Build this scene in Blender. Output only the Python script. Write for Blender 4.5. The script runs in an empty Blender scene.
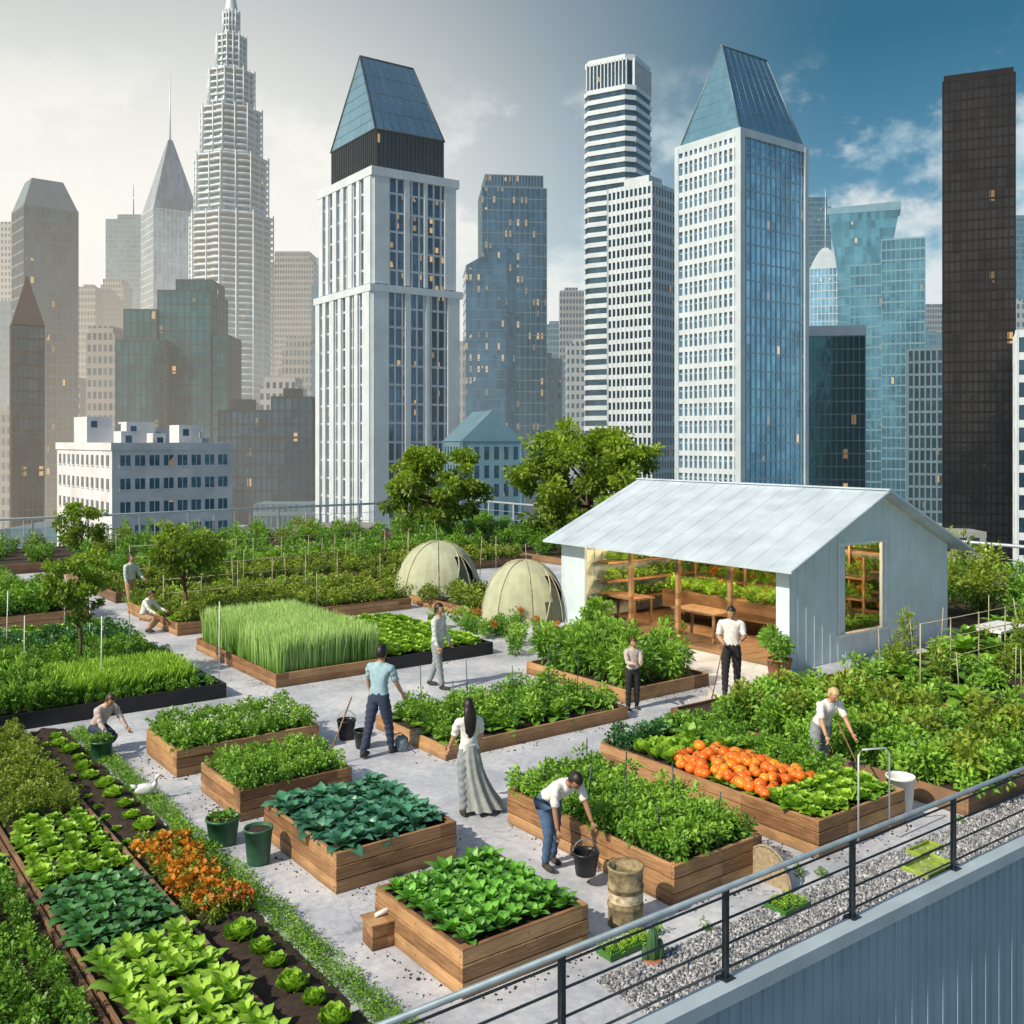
import bpy, math, random, numpy as np
from mathutils import Vector, Matrix
rng=np.random.default_rng(7); random.seed(7)
ROT=math.atan2(.6,.8)
scene=bpy.context.scene
def link(o): scene.collection.objects.link(o); return o
# ---------------------------------------------------------------- materials
def newmat(name):
    m=bpy.data.materials.new(name); m.use_nodes=True
    nt=m.node_tree; b=nt.nodes['Principled BSDF']; return m,nt,b
class N:
    def __init__(s,nt): s.nt=nt
    def n(s,t,**k):
        x=s.nt.nodes.new(t)
        for a,b in k.items(): setattr(x,a,b)
        return x
    def l(s,a,b): s.nt.links.new(a,b)
    def math(s,op,a,b=None,c=None):
        x=s.n('ShaderNodeMath',operation=op)
        for i,q in enumerate((a,b,c)):
            if q is None: continue
            if isinstance(q,(int,float)): x.inputs[i].default_value=q
            else: s.l(q,x.inputs[i])
        return x.outputs[0]
    def mix(s,f,a,b,blend='MIX'):
        x=s.n('ShaderNodeMix',data_type='RGBA',blend_type=blend)
        for idx,q in ((0,f),(6,a),(7,b)):
            if isinstance(q,(int,float)): x.inputs[idx].default_value=q
            elif isinstance(q,tuple): x.inputs[idx].default_value=(*q[:3],1)
            else: s.l(q,x.inputs[idx])
        return x.outputs[2]
    def noise(s,scale,vec=None,detail=4,rough=.55):
        x=s.n('ShaderNodeTexNoise'); x.inputs['Scale'].default_value=scale
        x.inputs['Detail'].default_value=detail; x.inputs['Roughness'].default_value=rough
        if vec is not None: s.l(vec,x.inputs['Vector'])
        return x.outputs[0]
    def ramp(s,f,stops,ease=False):
        x=s.n('ShaderNodeValToRGB'); s.l(f,x.inputs[0])
        if ease: x.color_ramp.interpolation='EASE'
        el=x.color_ramp.elements
        while len(el)<len(stops): el.new(.5)
        for e,(p,c) in zip(el,stops): e.position=p; e.color=(*c,1) if isinstance(c,tuple) else (c,c,c,1)
        return x.outputs[0]
SG=.0012
def painted_haze(m):
    """distant-city haze painted into the surface as emission, set by world position"""
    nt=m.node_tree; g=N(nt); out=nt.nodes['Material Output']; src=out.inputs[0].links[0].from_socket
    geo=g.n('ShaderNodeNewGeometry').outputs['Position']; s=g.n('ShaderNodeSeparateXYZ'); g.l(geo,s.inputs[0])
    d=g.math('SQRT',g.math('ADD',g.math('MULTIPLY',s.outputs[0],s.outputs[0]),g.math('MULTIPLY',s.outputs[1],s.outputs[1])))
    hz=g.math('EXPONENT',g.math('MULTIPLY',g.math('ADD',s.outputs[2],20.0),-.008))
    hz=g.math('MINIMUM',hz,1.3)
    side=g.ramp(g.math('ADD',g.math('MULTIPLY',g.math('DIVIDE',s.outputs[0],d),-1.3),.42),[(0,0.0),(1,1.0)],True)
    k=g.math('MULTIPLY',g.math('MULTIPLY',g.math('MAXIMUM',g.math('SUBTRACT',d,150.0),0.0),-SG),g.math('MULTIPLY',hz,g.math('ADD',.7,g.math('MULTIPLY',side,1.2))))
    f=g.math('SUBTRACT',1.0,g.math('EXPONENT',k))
    em=g.n('ShaderNodeEmission'); g.l(g.mix(side,(.36,.56,.66),(1.0,.88,.72)),em.inputs[0]); em.inputs[1].default_value=.97  # haze colour glows from the surface itself, warmer toward the left
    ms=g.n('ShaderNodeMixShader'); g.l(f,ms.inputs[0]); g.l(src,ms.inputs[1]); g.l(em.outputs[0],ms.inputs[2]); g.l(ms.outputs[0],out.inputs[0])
    return m
def plain(name,c,rough=.6,metal=0,var=.15,scale=6,bump=0.0,far=False):
    m,nt,b=newmat(name); g=N(nt)
    tc=g.n('ShaderNodeTexCoord').outputs['Object']
    f=g.noise(scale,tc,5)
    f2=g.ramp(f,[(.3,0.0),(.7,1.0)])
    lo=tuple(x*(1-var) for x in c); hi=tuple(min(1,x*(1+var)) for x in c)
    g.l(g.mix(f2,lo,hi),b.inputs['Base Color'])
    b.inputs['Roughness'].default_value=rough; b.inputs['Metallic'].default_value=metal
    if bump:
        bp=g.n('ShaderNodeBump'); bp.inputs['Strength'].default_value=bump; bp.inputs['Distance'].default_value=.02
        g.l(g.noise(scale*8,tc,6),bp.inputs['Height']); g.l(bp.outputs[0],b.inputs['Normal'])
    if far: painted_haze(m)
    return m
def leafmat(name,c1,c2,rough=.5,trans=.25):
    m,nt,b=newmat(name); g=N(nt)
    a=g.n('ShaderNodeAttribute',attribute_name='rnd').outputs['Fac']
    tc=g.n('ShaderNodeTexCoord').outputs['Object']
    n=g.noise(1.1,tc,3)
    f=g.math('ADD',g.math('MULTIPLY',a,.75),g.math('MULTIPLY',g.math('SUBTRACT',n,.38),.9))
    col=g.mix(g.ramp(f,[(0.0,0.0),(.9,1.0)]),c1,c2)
    g.l(col,b.inputs['Base Color']); b.inputs['Roughness'].default_value=rough
    tr=g.n('ShaderNodeBsdfTranslucent'); g.l(g.mix(.5,col,(.3,.5,.04)),tr.inputs[0])
    ms=g.n('ShaderNodeMixShader'); ms.inputs[0].default_value=trans
    g.l(b.outputs[0],ms.inputs[1]); g.l(tr.outputs[0],ms.inputs[2])
    g.l(ms.outputs[0],nt.nodes['Material Output'].inputs[0])
    return m
def woodmat(name,c1,c2,rough=.65,plank=.15):
    m,nt,b=newmat(name); g=N(nt)
    tc=g.n('ShaderNodeTexCoord').outputs['Object']
    mp=g.n('ShaderNodeMapping'); g.l(tc,mp.inputs[0]); mp.inputs['Scale'].default_value=(1.6,1.6,26)
    f=g.noise(2.2,mp.outputs[0],6,.6)
    sx=g.n('ShaderNodeSeparateXYZ'); g.l(tc,sx.inputs[0])
    cell=g.math('FLOOR',g.math('DIVIDE',sx.outputs[2],plank))
    wn=g.n('ShaderNodeTexWhiteNoise',noise_dimensions='3D')
    cb=g.n('ShaderNodeCombineXYZ'); g.l(cell,cb.inputs[2]); g.l(g.math('FLOOR',g.math('MULTIPLY',sx.outputs[0],.45)),cb.inputs[0]); g.l(g.math('FLOOR',g.math('MULTIPLY',sx.outputs[1],.45)),cb.inputs[1])
    g.l(cb.outputs[0],wn.inputs[0])
    f2=g.math('ADD',g.math('MULTIPLY',f,.9),g.math('MULTIPLY',g.math('SUBTRACT',wn.outputs[0],.5),.45))
    col=g.ramp(f2,[(.2,c1),(.75,c2)])
    stain=g.ramp(g.noise(1.7,tc,5),[(.35,.7),(.6,1.0)])
    low_tone=g.ramp(g.math('ADD',sx.outputs[2],g.math('MULTIPLY',g.noise(5,tc),.12)),[(.03,.45),(.17,1.0)])  # darker towards the bottom of the boards, with a ragged edge
    col=g.mix(1.0,col,stain,'MULTIPLY')
    g.l(g.mix(1.0,col,low_tone,'MULTIPLY'),b.inputs['Base Color']); b.inputs['Roughness'].default_value=rough
    bp=g.n('ShaderNodeBump'); bp.inputs['Strength'].default_value=.35; bp.inputs['Distance'].default_value=.01
    g.l(f,bp.inputs['Height']); g.l(bp.outputs[0],b.inputs['Normal'])
    return m
def facademat(name,wall,glass,bay=1.5,fh=3.6,wx=.7,wz=.6,lit=.06,metal=.75,rough=.13,var=.5,litcol=(1,.6,.22),lits=.6):
    m,nt,b=newmat(name); g=N(nt)
    tcn=g.n('ShaderNodeTexCoord'); tc=tcn.outputs['Object']; nn=tcn.outputs['Normal']
    s=g.n('ShaderNodeSeparateXYZ'); g.l(tc,s.inputs[0]); sn=g.n('ShaderNodeSeparateXYZ'); g.l(nn,sn.inputs[0])
    isx=g.math('GREATER_THAN',g.math('ABSOLUTE',sn.outputs[0]),.7)
    top=g.math('GREATER_THAN',g.math('ABSOLUTE',sn.outputs[2]),.6)
    h=g.math('ADD',g.math('MULTIPLY',s.outputs[1],isx),g.math('MULTIPLY',s.outputs[0],g.math('SUBTRACT',1.0,isx)))
    hb=g.math('DIVIDE',h,bay); zb=g.math('DIVIDE',s.outputs[2],fh)
    cb=g.n('ShaderNodeCombineXYZ'); g.l(g.math('FLOOR',hb),cb.inputs[0]); g.l(g.math('FLOOR',zb),cb.inputs[1]); g.l(isx,cb.inputs[2])
    wn=g.n('ShaderNodeTexWhiteNoise',noise_dimensions='3D'); g.l(cb.outputs[0],wn.inputs[0])
    r=wn.outputs[0]
    mk=g.math('MULTIPLY',g.math('LESS_THAN',g.math('FRACT',hb),wx),g.math('LESS_THAN',g.math('FRACT',zb),wz))
    mk=g.math('MULTIPLY',mk,g.math('SUBTRACT',1.0,top))
    big=g.ramp(g.noise(.07,tc,4,.6),[(.35,0.0),(.65,1.0)])
    rr=g.math('ADD',g.math('MULTIPLY',r,.5),g.math('MULTIPLY',big,.5))
    gl=g.mix(rr,tuple(x*(1-var) for x in glass),tuple(min(1,x*(1+var)) for x in glass))
    wv=g.mix(g.noise(.15,tc,5),tuple(x*.8 for x in wall),tuple(min(1,x*1.15) for x in wall))
    g.l(g.mix(mk,wv,gl),b.inputs['Base Color'])
    g.l(g.math('MULTIPLY',mk,metal),b.inputs['Metallic'])
    g.l(g.math('SUBTRACT',.7,g.math('MULTIPLY',mk,.7-rough)),b.inputs['Roughness'])
    cl=g.noise(.06,tc,2)
    sub=g.math('MULTIPLY',g.math('GREATER_THAN',g.math('FRACT',hb),.25),g.math('MULTIPLY',g.math('LESS_THAN',g.math('FRACT',hb),.8),g.math('GREATER_THAN',g.math('FRACT',zb),.45)))
    lf=g.math('MULTIPLY',g.math('MULTIPLY',mk,sub),g.math('LESS_THAN',r,g.math('MULTIPLY',g.math('MAXIMUM',g.math('SUBTRACT',cl,.42),0.0),lit*5)))
    b.inputs['Emission Color'].default_value=(*litcol,1)
    g.l(g.math('MULTIPLY',lf,g.math('MULTIPLY',g.math('ADD',.2,g.math('FRACT',g.math('MULTIPLY',r,97.0))),lits)),b.inputs['Emission Strength'])
    vn=g.n('ShaderNodeBump'); vn.inputs['Strength'].default_value=.08; vn.inputs['Distance'].default_value=.5
    g.l(g.noise(.6,tc,2),vn.inputs['Height']); g.l(vn.outputs[0],b.inputs['Normal'])
    painted_haze(m)
    return m
# ---------------------------------------------------------------- mesh builder
class MB:
    def __init__(s): s.v=[];s.f=[];s.m=[];s.s=[]
    def face(s,pts,m=0,sm=False):
        i=len(s.v); s.v+= [tuple(p) for p in pts]; s.f.append(tuple(range(i,i+len(pts)))); s.m.append(m); s.s.append(sm)
    def box(s,x0,y0,z0,x1,y1,z1,m=0):
        i=len(s.v)
        s.v+=[(x0,y0,z0),(x1,y0,z0),(x1,y1,z0),(x0,y1,z0),(x0,y0,z1),(x1,y0,z1),(x1,y1,z1),(x0,y1,z1)]
        for q in ((0,3,2,1),(4,5,6,7),(0,1,5,4),(1,2,6,5),(2,3,7,6),(3,0,4,7)):
            s.f.append(tuple(i+k for k in q)); s.m.append(m); s.s.append(False)
    def prism(s,base,top,m=0):
        n=len(base); i=len(s.v); s.v+=[tuple(p) for p in base]+[tuple(p) for p in top]
        s.f.append(tuple(i+n-1-k for k in range(n))); s.m.append(m); s.s.append(False)
        s.f.append(tuple(i+n+k for k in range(n))); s.m.append(m); s.s.append(False)
        for k in range(n):
            s.f.append((i+k,i+(k+1)%n,i+n+(k+1)%n,i+n+k)); s.m.append(m); s.s.append(False)
    def tube(s,pts,rad,n=8,m=0,flat=None):
        pts=[Vector(p) for p in pts]; i=len(s.v); K=len(pts)
        for k,p in enumerate(pts):
            d=(pts[min(k+1,K-1)]-pts[max(k-1,0)]).normalized()
            a=flat[0] if flat else (Vector((0,0,1)) if abs(d.z)<.9 else Vector((1,0,0)))
            x=d.cross(a).normalized(); y=x.cross(d).normalized(); sc=flat[1] if flat else 1
            r=rad[k] if isinstance(rad,(list,tuple)) else rad
            for j in range(n):
                t=2*math.pi*j/n; s.v.append(tuple(p+x*(r*math.cos(t))+y*(r*sc*math.sin(t))))
        for k in range(K-1):
            for j in range(n):
                s.f.append((i+k*n+j,i+k*n+(j+1)%n,i+(k+1)*n+(j+1)%n,i+(k+1)*n+j)); s.m.append(m); s.s.append(True)
        s.f.append(tuple(i+n-1-j for j in range(n))); s.m.append(m); s.s.append(False)
        s.f.append(tuple(i+(K-1)*n+j for j in range(n))); s.m.append(m); s.s.append(False)
    def lathe(s,prof,c=(0,0,0),n=20,m=0,fn=None):
        i=len(s.v); K=len(prof)
        for k,(r,z) in enumerate(prof):
            for j in range(n):
                t=2*math.pi*j/n; rr=r*(fn(t,k/(K-1)) if fn else 1)
                s.v.append((c[0]+rr*math.cos(t),c[1]+rr*math.sin(t),c[2]+z))
        for k in range(K-1):
            for j in range(n):
                s.f.append((i+k*n+j,i+k*n+(j+1)%n,i+(k+1)*n+(j+1)%n,i+(k+1)*n+j)); s.m.append(m); s.s.append(True)
    def ell(s,c,r,m=0,nu=14,nv=10,fn=None,keep=None,R=None):
        i=len(s.v); 
        for k in range(nv+1):
            ph=math.pi*k/nv
            for j in range(nu):
                t=2*math.pi*j/nu
                p=Vector((math.sin(ph)*math.cos(t),math.sin(ph)*math.sin(t),math.cos(ph)))
                q=fn(p) if fn else p
                q=Vector((q.x*r[0],q.y*r[1],q.z*r[2]))
                if R is not None: q=R@q
                s.v.append((c[0]+q.x,c[1]+q.y,c[2]+q.z))
        for k in range(nv):
            for j in range(nu):
                if keep:
                    ph=math.pi*(k+.5)/nv; t=2*math.pi*(j+.5)/nu
                    if not keep(math.sin(ph)*math.cos(t),math.sin(ph)*math.sin(t),math.cos(ph)): continue
                s.f.append((i+k*nu+j,i+(k+1)*nu+j,i+(k+1)*nu+(j+1)%nu,i+k*nu+(j+1)%nu)); s.m.append(m); s.s.append(True)
    def obj(s,name,mats,rot=0,loc=(0,0,0),parent=None,bevel=0):
        me=bpy.data.meshes.new(name); me.from_pydata(s.v,[],s.f)
        for x in mats: me.materials.append(x)
        me.polygons.foreach_set('material_index',s.m); me.polygons.foreach_set('use_smooth',s.s); me.update()
        o=link(bpy.data.objects.new(name,me)); o.rotation_euler[2]=rot; o.location=loc
        if parent: o.parent=parent
        if bevel:
            b=o.modifiers.new('bevel','BEVEL'); b.width=bevel; b.segments=2; b.limit_method='ANGLE'
        return o
def empty(name,loc=(0,0,0),rot=0):
    o=link(bpy.data.objects.new(name,None)); o.location=loc; o.rotation_euler[2]=rot; return o
# ---------------------------------------------------------------- foliage (numpy)
def leaf(L,Wd,pitch,arch,n=3,fold=.25,wav=0,pk=.8):
    t=np.linspace(0,1,n+1); ang=pitch-arch*t
    x=np.concatenate([[0],np.cumsum(np.cos(ang[:-1])*L/n)]); z=np.concatenate([[0],np.cumsum(np.sin(ang[:-1])*L/n)])
    w=Wd/2*np.maximum(np.sin(np.pi*np.clip(t**pk,0,1))**.75,.06)
    V=[]
    for k in range(n+1):
        nx,nz=-math.sin(ang[k]),math.cos(ang[k]); q=fold*w[k]
        a=rng.normal()*wav*w[k]; b=rng.normal()*wav*w[k]
        V+=[(x[k]+nx*(q+a),-w[k],z[k]+nz*(q+a)),(x[k],0,z[k]),(x[k]+nx*(q+b),w[k],z[k]+nz*(q+b))]
    F=[]
    for k in range(n):
        for c in (0,1): F.append((3*k+c,3*k+3+c,3*k+4+c,3*k+1+c))
    return np.array(V),np.array(F)
def merge(parts):
    Vs=[];Fs=[];Rs=[];o=0
    for V,F,R in parts:
        Vs.append(V);Fs.append(F+o);Rs.append(np.broadcast_to(R,(len(V),)));o+=len(V)
    return np.concatenate(Vs),np.concatenate(Fs),np.concatenate(Rs)
def rz(V,a):
    c,s=math.cos(a),math.sin(a); return np.stack([V[:,0]*c-V[:,1]*s,V[:,0]*s+V[:,1]*c,V[:,2]],1)
def rosette(n,L,Wd,p0,p1,arch,nseg=3,wav=0,fold=.25,pk=.8):
    P=[]
    for i in range(n):
        t=i/(n-1); l=L*(1-.45*t)*rng.uniform(.85,1.1)
        V,F=leaf(l,Wd*(1-.4*t),p0+(p1-p0)*t+rng.normal()*.08,arch*(1-.4*t),nseg,fold,wav,pk)
        V=V+np.array([.02*(1-t)*L*5,0,L*.12*t])
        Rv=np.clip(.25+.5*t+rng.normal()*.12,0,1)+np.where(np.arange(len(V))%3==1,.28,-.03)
        P.append((rz(V,i*2.39996+rng.normal()*.15),F,np.clip(Rv,0,1)))
    return merge(P)
def bush(n,rx,ry,rz_,ll,clumps=9,asp=.5,up=.25):
    cc=rng.normal(size=(clumps,3)); cc/=np.linalg.norm(cc,axis=1)[:,None]; cc*=rng.uniform(.35,.72,(clumps,1))
    idx=rng.integers(0,clumps,n); d=rng.normal(size=(n,3)); d/=np.linalg.norm(d,axis=1)[:,None]
    p=cc[idx]+d*(rng.uniform(.0,1,(n,1))**.4)*.38
    out=p*.7+d*.6+rng.normal(size=(n,3))*.35+np.array([0,0,up]); out/=np.linalg.norm(out,axis=1)[:,None]
    c=p*np.array([rx,ry,rz_])+np.array([0,0,rz_*.9]); c[:,2]=np.maximum(c[:,2],0)
    s=np.cross(out,rng.normal(size=(n,3))); s/=np.linalg.norm(s,axis=1)[:,None]
    L=ll*rng.uniform(.6,1.25,(n,1)); nn=np.cross(out,s)
    V=np.stack([c,c+out*L*.5+s*L*asp*.5+nn*L*.08,c+out*L-np.array([0,0,1])*L*.2,c+out*L*.5-s*L*asp*.5+nn*L*.08],1).reshape(-1,3)
    F=np.arange(4*n).reshape(-1,4)
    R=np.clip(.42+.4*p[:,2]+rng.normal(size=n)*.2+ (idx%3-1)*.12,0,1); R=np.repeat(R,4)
    return V,F,R
def inst(temps,pos,sc,yaw=None,rn=.14,tilt=0):
    P=[]
    for i,p in enumerate(pos):
        V,F,R=temps[rng.integers(len(temps))]
        s=sc*rng.uniform(.8,1.2) if np.isscalar(sc) else sc[i]
        V=rz(V*s,rng.uniform(0,6.283)); P.append((V+np.array(p),F,np.clip(R+rng.normal()*rn,0,1)))
    return merge(P)
def fobj(name,vfr,mat,rot=ROT,loc=(0,0,0),parent=None,smooth=True):
    V,F,R=vfr; me=bpy.data.meshes.new(name); n=len(F)
    me.vertices.add(len(V)); me.vertices.foreach_set('co',V.astype(np.float32).ravel())
    me.loops.add(4*n); me.loops.foreach_set('vertex_index',F.astype(np.int32).ravel())
    me.polygons.add(n); me.polygons.foreach_set('loop_start',np.arange(0,4*n,4,dtype=np.int32))
    me.polygons.foreach_set('use_smooth',np.full(n,smooth)); me.update(calc_edges=True)
    a=me.attributes.new('rnd','FLOAT','POINT'); a.data.foreach_set('value',R.astype(np.float32))
    me.materials.append(mat); o=link(bpy.data.objects.new(name,me)); o.rotation_euler[2]=rot; o.location=loc
    if parent: o.parent=parent
    return o
def grid(u0,u1,v0,v1,su,sv,j=.15,z=0,stag=False):
    P=[]; nu=max(1,round((u1-u0)/su)); nv=max(1,round((v1-v0)/sv))
    for a in range(nu):
        for b in range(nv):
            P.append((u0+(a+.5+rng.normal()*j)*(u1-u0)/nu,v0+(b+.5+(.25 if stag and a%2 else 0)+rng.normal()*j)*(v1-v0)/nv,z))
    return P
def blades(N_,u0,u1,v0,v1,z,h,w=.012,lean=.12):
    b=np.stack([rng.uniform(u0,u1,N_),rng.uniform(v0,v1,N_),np.full(N_,z)],1)
    a=rng.uniform(0,6.28,N_); s=np.stack([np.cos(a),np.sin(a),0*a],1)*w
    H=h*rng.uniform(.75,1.1,(N_,1)); l=rng.normal(size=(N_,3))*lean*H; l[:,2]=0
    m=b+l*.35+np.array([0,0,1])*H*.6; t=b+l+np.array([0,0,1])*H
    V=np.stack([b-s,b+s,m+s*.9,m-s*.9,t+s*.2,t-s*.2],1).reshape(-1,3)
    o=np.arange(N_)[:,None]*6; F=np.concatenate([o+np.array([0,1,2,3]),o+np.array([3,2,4,5])],0)
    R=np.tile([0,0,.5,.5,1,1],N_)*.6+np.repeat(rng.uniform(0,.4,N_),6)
    return V,F,R
M={}
M['soil']=plain('soil',(.04,.026,.018),.95,0,.5,14,.8)
M['wood']=woodmat('cedar_wood',(.20,.095,.04),(.58,.34,.16))
M['wood2']=woodmat('aged_wood',(.12,.065,.035),(.34,.20,.11))
M['black']=plain('black_steel',(.02,.022,.026),.4,.3,.3,4)
M['steel']=plain('galvanised_steel',(.20,.27,.33),.55,.4,.2,5)
M['darksteel']=plain('dark_steel',(.05,.065,.08),.4,.6,.2,5)
M['white']=plain('white_paint',(.72,.74,.75),.5,0,.1,3)
M['cane']=plain('bamboo_cane',(.42,.38,.26),.6,0,.2,3)
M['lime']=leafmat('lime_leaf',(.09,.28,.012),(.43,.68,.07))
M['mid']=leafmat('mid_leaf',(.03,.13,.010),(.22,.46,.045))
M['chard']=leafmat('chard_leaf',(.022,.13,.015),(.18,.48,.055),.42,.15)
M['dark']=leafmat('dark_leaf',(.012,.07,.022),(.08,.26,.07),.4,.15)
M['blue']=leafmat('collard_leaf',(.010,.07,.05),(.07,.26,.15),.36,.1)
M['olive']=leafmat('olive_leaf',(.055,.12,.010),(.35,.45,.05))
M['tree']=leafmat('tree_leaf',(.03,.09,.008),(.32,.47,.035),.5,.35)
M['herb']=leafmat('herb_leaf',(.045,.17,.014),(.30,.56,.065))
M['orangeleaf']=leafmat('orange_petals',(.40,.08,.01),(.85,.36,.03))
M['redleaf']=leafmat('red_petals',(.4,.03,.02),(.8,.25,.03))
M['bark']=plain('bark',(.12,.085,.055),.9,0,.35,20,.8)
M['terra']=plain('terracotta',(.35,.13,.07),.8)
M['greenpl']=plain('green_plastic',(.025,.11,.055),.45,0,.3,9)
# ---------------------------------------------------------------- camera / light / world
cam=bpy.data.cameras.new('camera'); co=link(bpy.data.objects.new('camera',cam))
co.location=(0,0,5.2); co.rotation_euler=(math.radians(90),0,0)
cam.sensor_width=36; cam.lens=35.156; cam.shift_y=-72/1024; cam.clip_end=20000; cam.clip_start=.1
scene.camera=co
ts=Vector((-.60,-.48,.62)).normalized(); el=math.asin(ts.z)
sl=bpy.data.lights.new('sun','SUN'); sl.energy=5.0; sl.angle=math.radians(.6); sl.color=(1,.88,.70)
so=link(bpy.data.objects.new('sun',sl)); so.rotation_euler=(-ts).to_track_quat('-Z','Y').to_euler(); so.location=(-30,-20,40)
w=bpy.data.worlds.new('World'); scene.world=w; w.use_nodes=True; nt=w.node_tree; g=N(nt)
bg=nt.nodes['Background']; sky=g.n('ShaderNodeTexSky',sky_type='NISHITA'); sky.sun_disc=False
sky.sun_elevation=el; sky.sun_rotation=math.atan2(ts.x,ts.y); sky.air_density=1.2; sky.dust_density=.8; sky.ozone_density=3
tc=g.n('ShaderNodeTexCoord').outputs['Generated']; s=g.n('ShaderNodeSeparateXYZ'); g.l(tc,s.inputs[0])
mp=g.n('ShaderNodeMapping'); g.l(tc,mp.inputs[0]); mp.inputs['Scale'].default_value=(1,1,1.5); mp.inputs['Location'].default_value=(.7,.3,.2)
# cumulus banks low over the horizon: coverage thins out with elevation
cn=g.noise(6.5,mp.outputs[0],12,.58)
cover=g.ramp(s.outputs[2],[(.0,.16),(.17,.13),(.26,.02),(.33,-.0)],True)
cn2=g.math('ADD',cn,g.math('SUBTRACT',cover,.0))
cf=g.math('MULTIPLY',g.ramp(cn2,[(.53,0.0),(.63,1.0)],True),g.ramp(s.outputs[2],[(.0,1.0),(.26,.95),(.37,0.0)],True))
tint=g.ramp(s.outputs[2],[(.0,(.85,.98,1.0)),(.36,(.22,.54,.54)),(.8,(.6,.8,.9))])
base=g.mix(1.0,sky.outputs[0],tint,'MULTIPLY')
cs=g.mix(g.ramp(g.noise(11,mp.outputs[0],8,.6),[(.36,0.0),(.6,1.0)],True),(3.6,5.2,6.0),(7.6,7.9,7.9))
col=g.mix(g.math('MULTIPLY',cf,.88),base,cs)
side=g.ramp(g.math('ADD',g.math('MULTIPLY',s.outputs[0],-1.0),.32),[(.0,0.0),(.62,1.0)],True)
hz=g.math('MULTIPLY',side,g.ramp(s.outputs[2],[(.0,1.0),(.20,1.0),(.5,.42)],True))
col=g.mix(g.math('MULTIPLY',hz,.98),col,(9.0,8.75,8.1))
g.l(col,bg.inputs[0]); bg.inputs[1].default_value=.11
scene.view_settings.view_transform='Standard'; scene.view_settings.look='None'; scene.view_settings.exposure=0
# ---------------------------------------------------------------- city
ST=-80.
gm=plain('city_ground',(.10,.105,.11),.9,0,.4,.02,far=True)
b=MB(); b.face([(-6000,-3000,ST),(6000,-3000,ST),(6000,9000,ST),(-6000,9000,ST)]); b.obj('ground',[gm])
def facade(b,x0,y0,x1,y1,z0,z1,fh,bay,band,fin,bd,fd,gm=0,bm=1,fm=None,top=True):
    fm=bm if fm is None else fm
    b.box(x0,y0,z0,x1,y1,z1,gm)
    if band>0:
        z=z1
        while z>max(z0,-30):
            b.box(x0-bd,y0-bd,z-band,x1+bd,y1+bd,z,bm); z-=fh
    if fin>0:
        zz=max(z0,-30)
        for (a0,a1,ax) in ((x0,x1,0),(y0,y1,1)):
            n=max(1,round((a1-a0)/bay))
            for k in range(n+1):
                c=a0+(a1-a0)*k/n; c0,c1=c-fin/2,c+fin/2
                if ax==0:
                    b.box(c0,y0-fd,zz,c1,y0+.05,z1-.03,fm); b.box(c0,y1-.05,zz,c1,y1+fd,z1-.03,fm)
                else:
                    b.box(x0-fd,c0,zz,x0+.05,c1,z1-.04,fm); b.box(x1-.05,c0,zz,x1+fd,c1,z1-.04,fm)
gl_blue=facademat('blue_glass',(.1,.1,.1),(.20,.42,.58),1.35,3.1,1,1,.04)
gl_dark=facademat('dark_glass',(.1,.1,.1),(.05,.10,.14),1.5,3.4,1,1,.06)
gl_warm=facademat('warm_lit_glass',(.1,.1,.1),(.05,.12,.19),1.2,1.8,1,1,.22)
gl_green=facademat('green_glass',(.05,.05,.05),(.025,.11,.13),1.6,3.4,1,1,.06)
gl_teal=facademat('teal_glass',(.05,.05,.05),(.10,.26,.35),1.6,3.4,1,1,.02)
gl_brown=facademat('bronze_glass',(.1,.1,.1),(.11,.14,.14),1.5,3.4,1,1,.06)
gl_black=facademat('black_glass',(.02,.02,.02),(.03,.03,.035),1.2,3.0,1,1,.02,.6,.2)
gl_crown=facademat('crown_glass',(.1,.1,.1),(.22,.42,.52),1.2,2.2,1,1,0,.8,.25,.15)
white_c=plain('white_concrete',(.52,.59,.64),.6,0,.10,.3,far=True)
pale_c=plain('pale_cladding',(.50,.58,.63),.5,.2,.1,.3,far=True)
blue_c=plain('blue_cladding',(.18,.32,.40),.4,.4,.12,.3,far=True)
grey_c=plain('grey_cladding',(.14,.21,.25),.5,.3,.15,.3,far=True)
dark_c=plain('dark_cladding',(.03,.045,.055),.5,.3,.2,.3,far=True)
brown_c=plain('brown_cladding',(.10,.07,.055),.6,.1,.2,.3,far=True)
def wedge(b,x0,y0,x1,y1,z0,zr,in0,in1,m=0,fm=1):
    ym=(y0+y1)/2; A=(x0,y0,z0);B=(x1,y0,z0);C=(x1,y1,z0);D=(x0,y1,z0);E=(x0+in0,ym,zr);F=(x1-in1,ym,zr)
    for q in ((A,B,F,E),(C,D,E,F),(D,A,E),(B,C,F)): b.face(q,m)
    for p,q in ((A,E),(D,E),(B,F),(C,F),(E,F),(A,B),(B,C),(C,D),(D,A)): b.tube([p,q],.2,4,fm)
    for k in range(1,8):
        t=k/8; p=Vector(A).lerp(Vector(B),t); q=Vector(E).lerp(Vector(F),t); b.tube([p,q],.05,4,fm)
        p=Vector(A).lerp(Vector(E),t); q=Vector(D).lerp(Vector(E),t); b.tube([p,q],.05,4,fm)
        p=Vector(A).lerp(Vector(E),t); q=Vector(B).lerp(Vector(F),t)
        if k%2==0: b.tube([p,q],.04,4,fm)
b=MB(); Lx,Ly=18.2,23.4
facade(b,0,0,Lx,Ly,ST,33,3.5,1.5,.4,.28,.12,.3)
facade(b,.5,.5,Lx-.5,Ly-.5,33,54,3.5,1.5,.4,.28,.12,.3)
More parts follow.
